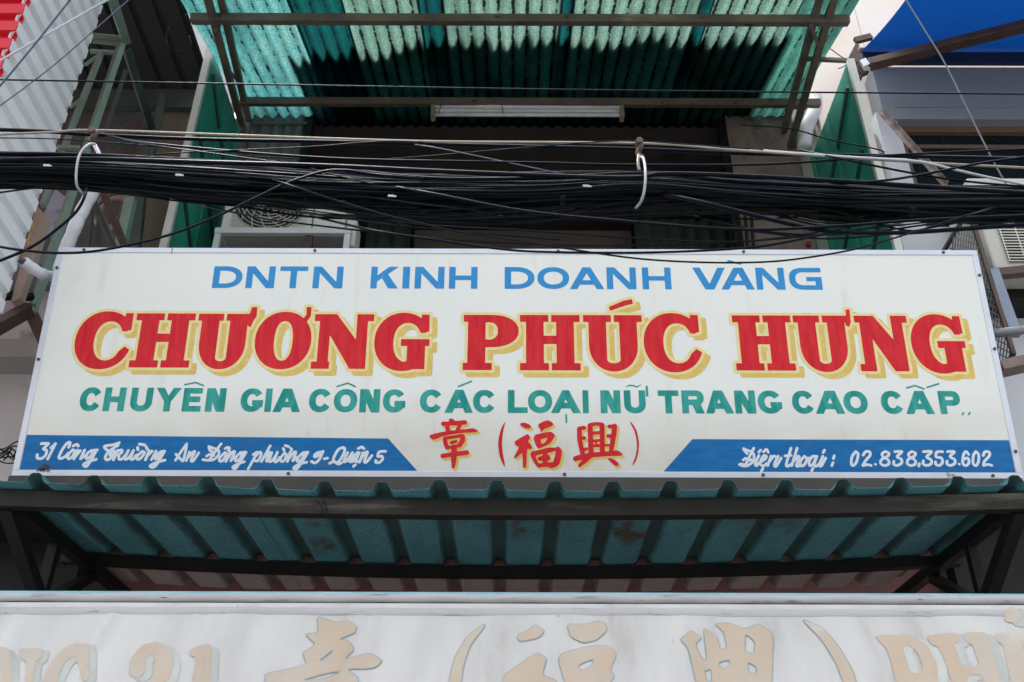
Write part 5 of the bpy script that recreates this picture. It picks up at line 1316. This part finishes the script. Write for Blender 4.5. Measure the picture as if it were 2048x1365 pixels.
# pale blue plastic sheet with faint round marks
ps = thing('plastic_sheet', onY(112, 420, 4.05), 'pale blue plastic sheet with faint round marks behind the green post', 'sheet')
q4 = [onY(110, 378, 4.05), onY(133, 396, 4.05), onY(100, 474, 4.05), onY(86, 462, 4.05), onY(82, 440, 4.05)]
MB().prism(q4, (0, .006, 0)).build('plastic', M['sheet_blue'], ps)
mb = MB()
for (px, py) in ((117, 422), (111, 447)):
    c = onY(px, py, 4.045); mb.ring(c, (0, 1, 0), .013, .0012, 18, 4).ring(c, (0, 1, 0), .006, .0012, 12, 4)
mb.build('round_mark', M['bluegrey'], ps)
single('narrow_board', MB().prism([onY(73, 411, 3.66), onY(94, 433, 3.66), onY(66, 520, 3.62), onY(40, 596, 3.6), onY(22, 604, 3.6), onY(48, 500, 3.63)], (.004, .04, 0)), M['beige_board'], 'narrow beige board leaning against the white cladding edge', 'board')
single('yellow_wire', MB().tube(catmull([onY(62, 438, 3.6), onY(66, 452, 3.58), onY(61, 468, 3.6), onY(56, 482, 3.58), onY(62, 490, 3.57), onY(52, 478, 3.57)]), .003, 6), M['yellow_wire'], 'tangled yellow wire on the narrow beige board', 'wire', smooth=True)
# walls left of the sign
lw = thing('side_wall', (-2.9, 4.2, 0), 'grey plastered wall with a ledge beside the sign and ribbed cladding', 'wall')
zk = onY(30, 990, 4.25).z
MB().box((-4.4, 4.25, zk), (-2.06, 4.4, 4.55)).build('wall', M['grey_wall'], lw)
MB().box((-4.4, 4.60, 0), (-2.06, 4.7, zk - .002)).build('shop_shade_panel', M['black_steel'], lw)  # black panel in place of the shade inside the open shop
MB().box((-4.4, 4.25, zk - .10), (-2.06, 4.7, zk - .003)).build('soffit', M['black_steel'], lw)
zl = onY(30, 700, 4.1).z
MB().box((-4.4, 4.08, zl - .05), (-2.07, 4.248, zl + .05)).build('ledge', M['concrete'], lw)
MB().box((-4.4, 4.02, 4.56), (-2.06, 4.5, 4.62)).build('slab', M['shade_wall'], lw)

# ------------------------------------------------------------------ right neighbour: white house, dark window, blue tarpaulin
YR = 5.0
rb_ = thing('white_house', (3.5, YR + .3, 0), 'white plastered house with a deep shaded window beside the green screen', 'building')
def RY(px, py, Y=YR): return onY(px, py, Y)
jx = RY(1760, 420).x
xp = RY(1660, 200).x
# tall cream strip of wall, above and behind the screen
MB().box((BR + .004, YR + .14, 3.0), (RY(1772, 180).x, YR + .5, 9.0)).build('corner_wall', M['cream_wall'], rb_)
wx0 = RY(1800, 265).x; wz1 = RY(1900, 243).z
MB().box((RY(1772, 180).x + .002 - .12, YR, 3.0), (wx0, YR + .135, RY(1790, 225).z)).build('pilaster', M['white_wall'], rb_)
zlt = RY(1900, 135, YR - .02).z; zlb = RY(1900, 213, YR - .02).z
MB().box((RY(1752, 180).x, YR - .02, wz1), (6.5, YR + .137, zlt)).build('lintel', M['shade_wall'], rb_)
MB().box((wx0 + .0, YR - .026, zlb - .012), (6.5, YR - .0205, zlb + .012)).build('lintel_drip', M['shade_wall'], rb_)
MB().box((RY(1772, 180).x + .004, YR + .139, zlt - .3), (6.5, YR + .5, 9.0)).build('upper_wall', M['cream_wall'], rb_)
wf = MB().box((wx0 + .002, YR + .05, wz1 - .05), (6.5, YR + .11, wz1 - .002)).box((wx0 + .002, YR + .05, 3.0), (wx0 + .05, YR + .11, wz1 - .052)).build('window_frame', M['brown_frame'], rb_)
MB().box((wx0 + .052, YR + .085, 3.0), (6.5, YR + .1, wz1 - .054)).build('window_glass', M['glass'], wf)
MB().box((wx0 + .052, YR + .07, wz1 - .18), (6.5, YR + .083, wz1 - .15)).build('window_bar', M['brown_frame'], wf)
# curved grey rough edge beside the screen
single('drain_pipe', MB().tube(catmull([RY(1738, 270, 4.62), RY(1748, 280, 4.6), RY(1758, 310, 4.6), RY(1772, 400, 4.6), RY(1800, 505, 4.6)]), .026, 10), M['concrete'], 'rough grey drain pipe along the edge of the green screen', 'pipe', smooth=True)
single('white_downpipe', MB().tube(catmull([RY(1632, 175, 5.2), RY(1634, 205, 5.18), RY(1625, 232, 5.16), RY(1612, 262, 5.16), RY(1608, 300, 5.16)]), .05, 12), M['white_wall'], 'fat white downpipe beside the canopy corner', 'pipe', smooth=True)
single('diagonal_strut', MB().angle(RY(1757, 222, 4.94), RY(1890, 372, 4.75), .032, .004, (0, 1, 0)), mat('flaking_strut', (.30, .25, .24), .7, col2=(.12, .07, .055), scale=9, amount=1), 'flaking diagonal steel strut in front of the dark window', 'strut')
# blue tarpaulin awning
tp = thing('tarpaulin', RY(1850, 100), 'blue tarpaulin awning with a rusty brown folding arm', 'awning')
tz = RY(1900, 112).z
tA = V((RY(1717, 112).x, YR - .03, tz)); tB = V((6.4, YR - .03, tz))
fz = onY(1900, -120, 4.0); fY = 4.0
tC = onY(1893, -140, 4.0); tC = V((tA.x + .02, 3.85, onY(1840, -80, 3.85).z)); tD = V((6.4, 3.85, tC.z))
vs, fs = [], []
nu, nv = 40, 12
for j in range(nv + 1):
    for i in range(nu + 1):
        s, t = i / nu, j / nv
        p = tA.lerp(tB, s).lerp(tC.lerp(tD, s), t)
        vs.append(p + V((0, 0, -.05 * math.sin(math.pi * t) + .012 * math.sin(s * 30 + t * 4) * t)))
for j in range(nv):
    for i in range(nu): fs.append((j * (nu + 1) + i, j * (nu + 1) + i + 1, (j + 1) * (nu + 1) + i + 1, (j + 1) * (nu + 1) + i))
o = MB().add(vs, fs).build('tarp_cloth', M['tarp'], tp, True)
MB().tube([tA + V((0, .02, .03)), tB + V((0, .02, .03))], .035, 12).build('roll_tube', M['arm'], tp, True)
MB().box((tA.x, YR - .06, zlt + .01), (6.4, YR - .025, tz - .03)).build('tarp_valance', mat('navy_tarp', (.008, .02, .05), .6), tp)
ba = onY(1738, 130, 4.72)
MB().beam(ba, onY(2100, 40, 4.3), .075, .055).build('folding_arm', M['arm'], tp, bevel=.004)
MB().beam(onY(1724, 136, 4.735), onY(1736, 131, 4.722), .085, .065).build('arm_sleeve', M['stand'], tp)
mb = MB()
mb.beam(onY(1712, 105, 4.76), onY(1716, 158, 4.76), .05, .035, (0, 1, 0))
mb.beam(onY(1700, 120, 4.77), onY(1714, 92, 4.77), .03, .03, (0, 1, 0))
mb.beam(onY(1710, 82, 4.8), onY(1742, 74, 4.8), .045, .03, (0, 1, 0))
mb.beam(onY(1720, 140, 4.75), onY(1730, 150, 4.75), .06, .03, (0, 1, 0))
mb.disc(onY(1706, 122, 4.73), (0, 1, 0), .03, .03, 14)
mb.build('arm_bracket', M['arm'], tp)
mb = MB()
for (px, py) in ((1740, 131), (1756, 127)): mb.disc(onY(px, py, 4.685), (0, 1, 0), .009, .012, 10)
mb.build('arm_bolts', M['black_steel'], tp)
single('twisted_wire', MB().tube(catmull([onY(1640, 88, 4.45), onY(1660, 98, 4.5), onY(1680, 112, 4.6), onY(1695, 122, 4.7), onY(1690, 132, 4.68), onY(1676, 138, 4.68)]), .0035, 6), M['black_steel'], 'twisted dark wire from the canopy strut to the awning bracket', 'wire', smooth=True)

# white louvred air conditioner with a cage
a2_ = thing('window_unit', onY(2040, 530, 4.0), 'white louvred air conditioner in a wire cage past the sign corner', 'air conditioner')
YQ = 4.25
def Qx(px, py, dy=0): return onY(px, py, YQ + dy)
x0q = Qx(1962, 450).x; z0q = Qx(1990, 541).z; z1q = Qx(1990, 452).z
ztop = onY(2000, 356, YQ + .0).z
MB().box((x0q, YQ, z0q), (x0q + .8, YQ + .32, ztop)).build('casing', mat('dull_cream_casing', (.50, .50, .46), .55, col2=(.42, .42, .39), scale=4, stain=(.3, .27, .22), sscale=5, sthr=.6), a2_, bevel=.012)
mb = MB()
zl0, zl1 = Qx(2020, 524).z, Qx(2020, 455).z
MB().box((x0q + .085, YQ - .004, zl0), (x0q + .78, YQ - .0005, zl1 + .1)).build('louvre_back', M['ac_dark'], a2_)
k = 0
while zl0 + k * .019 < zl1 + .1:
    z = zl0 + k * .019; mb.beam((x0q + .08, YQ - .010, z), (x0q + .785, YQ - .010, z), .014, .006, (0, -.6, 1)); k += 1
for j in range(9): mb.beam((x0q + .085 + j * .085, YQ - .013, zl0), (x0q + .085 + j * .085, YQ - .013, zl1 + .1), .004, .004, (0, 1, 0))
mb.build('louvres', gm, a2_)
cg = thing('wire_cage', Qx(1955, 540), 'dark lattice side of a wire cage beside the louvred air conditioner', 'cage')
Xc = x0q - .07
mb = MB()
yA, yB = YQ - .05, YQ + .42; zA, zB = z0q - .55, onX(1945, 447, Xc).z if False else Qx(1935, 446).z + .05
for k in range(-14, 26):
    for sgn in (1, -1):
        p = []
        z_s = zA + k * .045
        for (yy, zz_) in ((yA, z_s), (yB, z_s + sgn * .47 if sgn > 0 else z_s - .47)):
            p.append((yy, zz_))
        (ya_, za_), (yb__, zb__) = p
        # clip to the frame
        def clipz(lim, y0_, z0_, y1_, z1_):
            t = (lim - z0_) / (z1_ - z0_ + 1e-9); return (y0_ + (y1_ - y0_) * t, lim)
        lo1, hi1 = min(za_, zb__), max(za_, zb__)
        if hi1 <= zA or lo1 >= zB: continue
        if za_ < zA: ya_, za_ = clipz(zA, ya_, za_, yb__, zb__)
        if zb__ < zA: yb__, zb__ = clipz(zA, ya_, za_, yb__, zb__)
        if za_ > zB: ya_, za_ = clipz(zB, ya_, za_, yb__, zb__)
        if zb__ > zB: yb__, zb__ = clipz(zB, ya_, za_, yb__, zb__)
        mb.tube([(Xc + .003 * sgn, ya_, za_), (Xc + .003 * sgn, yb__, zb__)], .004, 5)
mb.build('lattice', M['pipe_grey'], cg)
mb = MB()
for yy in (yA, yB): mb.beam((Xc, yy, zA), (Xc, yy, zB), .02, .02, (0, 1, 0))
for zz_ in (zA, zB): mb.beam((Xc, yA, zz_), (Xc, yB, zz_), .02, .02)
mb.build('cage_frame', M['arm'], cg)
br = thing('wall_bracket', Qx(2010, 600), 'blue-grey painted steel bracket under the louvred air conditioner', 'bracket')
MB().beam(onY(1984, 542, YQ - .04), onY(2030, 672, YQ - .04), .055, .04, (0, 1, 0)).build('post', M['bluegrey'], br)
MB().beam(onY(1990, 549, YQ - .02), onY(2120, 536, YQ - .02), .05, .045).build('shelf_bar', M['arm'], br)
single('grey_pipe', MB().tube([onY(1988, 668, 4.05), onY(2110, 652, 4.05)], .022, 12), M['pipe_grey'], 'grey horizontal pipe sticking out past the sign edge', 'pipe', smooth=True)
single('rusty_ledge', MB().beam(onY(1995, 740, 4.1), onY(2120, 712, 4.1), .10, .05), M['plaster'], 'rusty stained ledge beside the lower sign edge', 'ledge')
rw = thing('side_wall', (2.8, 4.4, 0), 'pale wall behind the louvred air conditioner and grey pipe', 'wall')
zk2 = onY(2020, 1005, 4.62).z
MB().box((2.20, 4.80, 0), (5.0, 4.9, zk2 - .002)).build('shop_shade_panel', M['black_steel'], rw)  # black panel painted for the shade below the pale wall
MB().box((2.20, 4.62, zk2), (5.0, 4.75, onY(2000, 455, 4.62).z)).build('wall', M['white_wall'], rw)
MB().box((2.24, 4.42, onY(2020, 560, 4.42).z - .12), (5.0, 4.618, onY(2020, 560, 4.42).z)).build('ledge', M['black_steel'], rw)
single('red_ball', MB().disc(onY(1617, 489, 5.2), (0, 1, 0), .018, .03, 14), M['redball'], 'small red plastic cap on the stained plaster wall', 'cap')

# small things caught on the awning edge
def twig_nest(px, py, Y, n_, rad, m, label, name, cat):
    q = random.Random(px); mb = MB(); c = onY(px, py, Y)
    for k in range(n_):
        a = V((q.uniform(-1, 1), q.uniform(-.5, .5), q.uniform(-.5, .5))) * rad; b_ = V((q.uniform(-1, 1), q.uniform(-.5, .5), q.uniform(-.5, .5))) * rad
        mb.tube(catmull([c + a, c + (a + b_) * .5 + V((0, 0, q.uniform(-.4, .6) * rad)), c + b_], 4), rad * .045, 5)
    single(name, mb, m, label, cat)
twig_nest(88, 938, 3.55, 26, .028, M['rust'], 'clump of dry twigs caught between the awning edge and address band', 'twig_clump', 'twigs')
twig_nest(1902, 953, 3.55, 16, .022, M['beige_board'], 'pale scrap of dry leaves behind the awning edge under the phone number', 'leaf_scrap', 'leaves')
twig_nest(14, 905, 3.75, 16, .07, M['black_steel'], 'tangle of black wire hanging beside the lower sign corner', 'wire_tangle', 'wire')
bpy.context.view_layer.update()
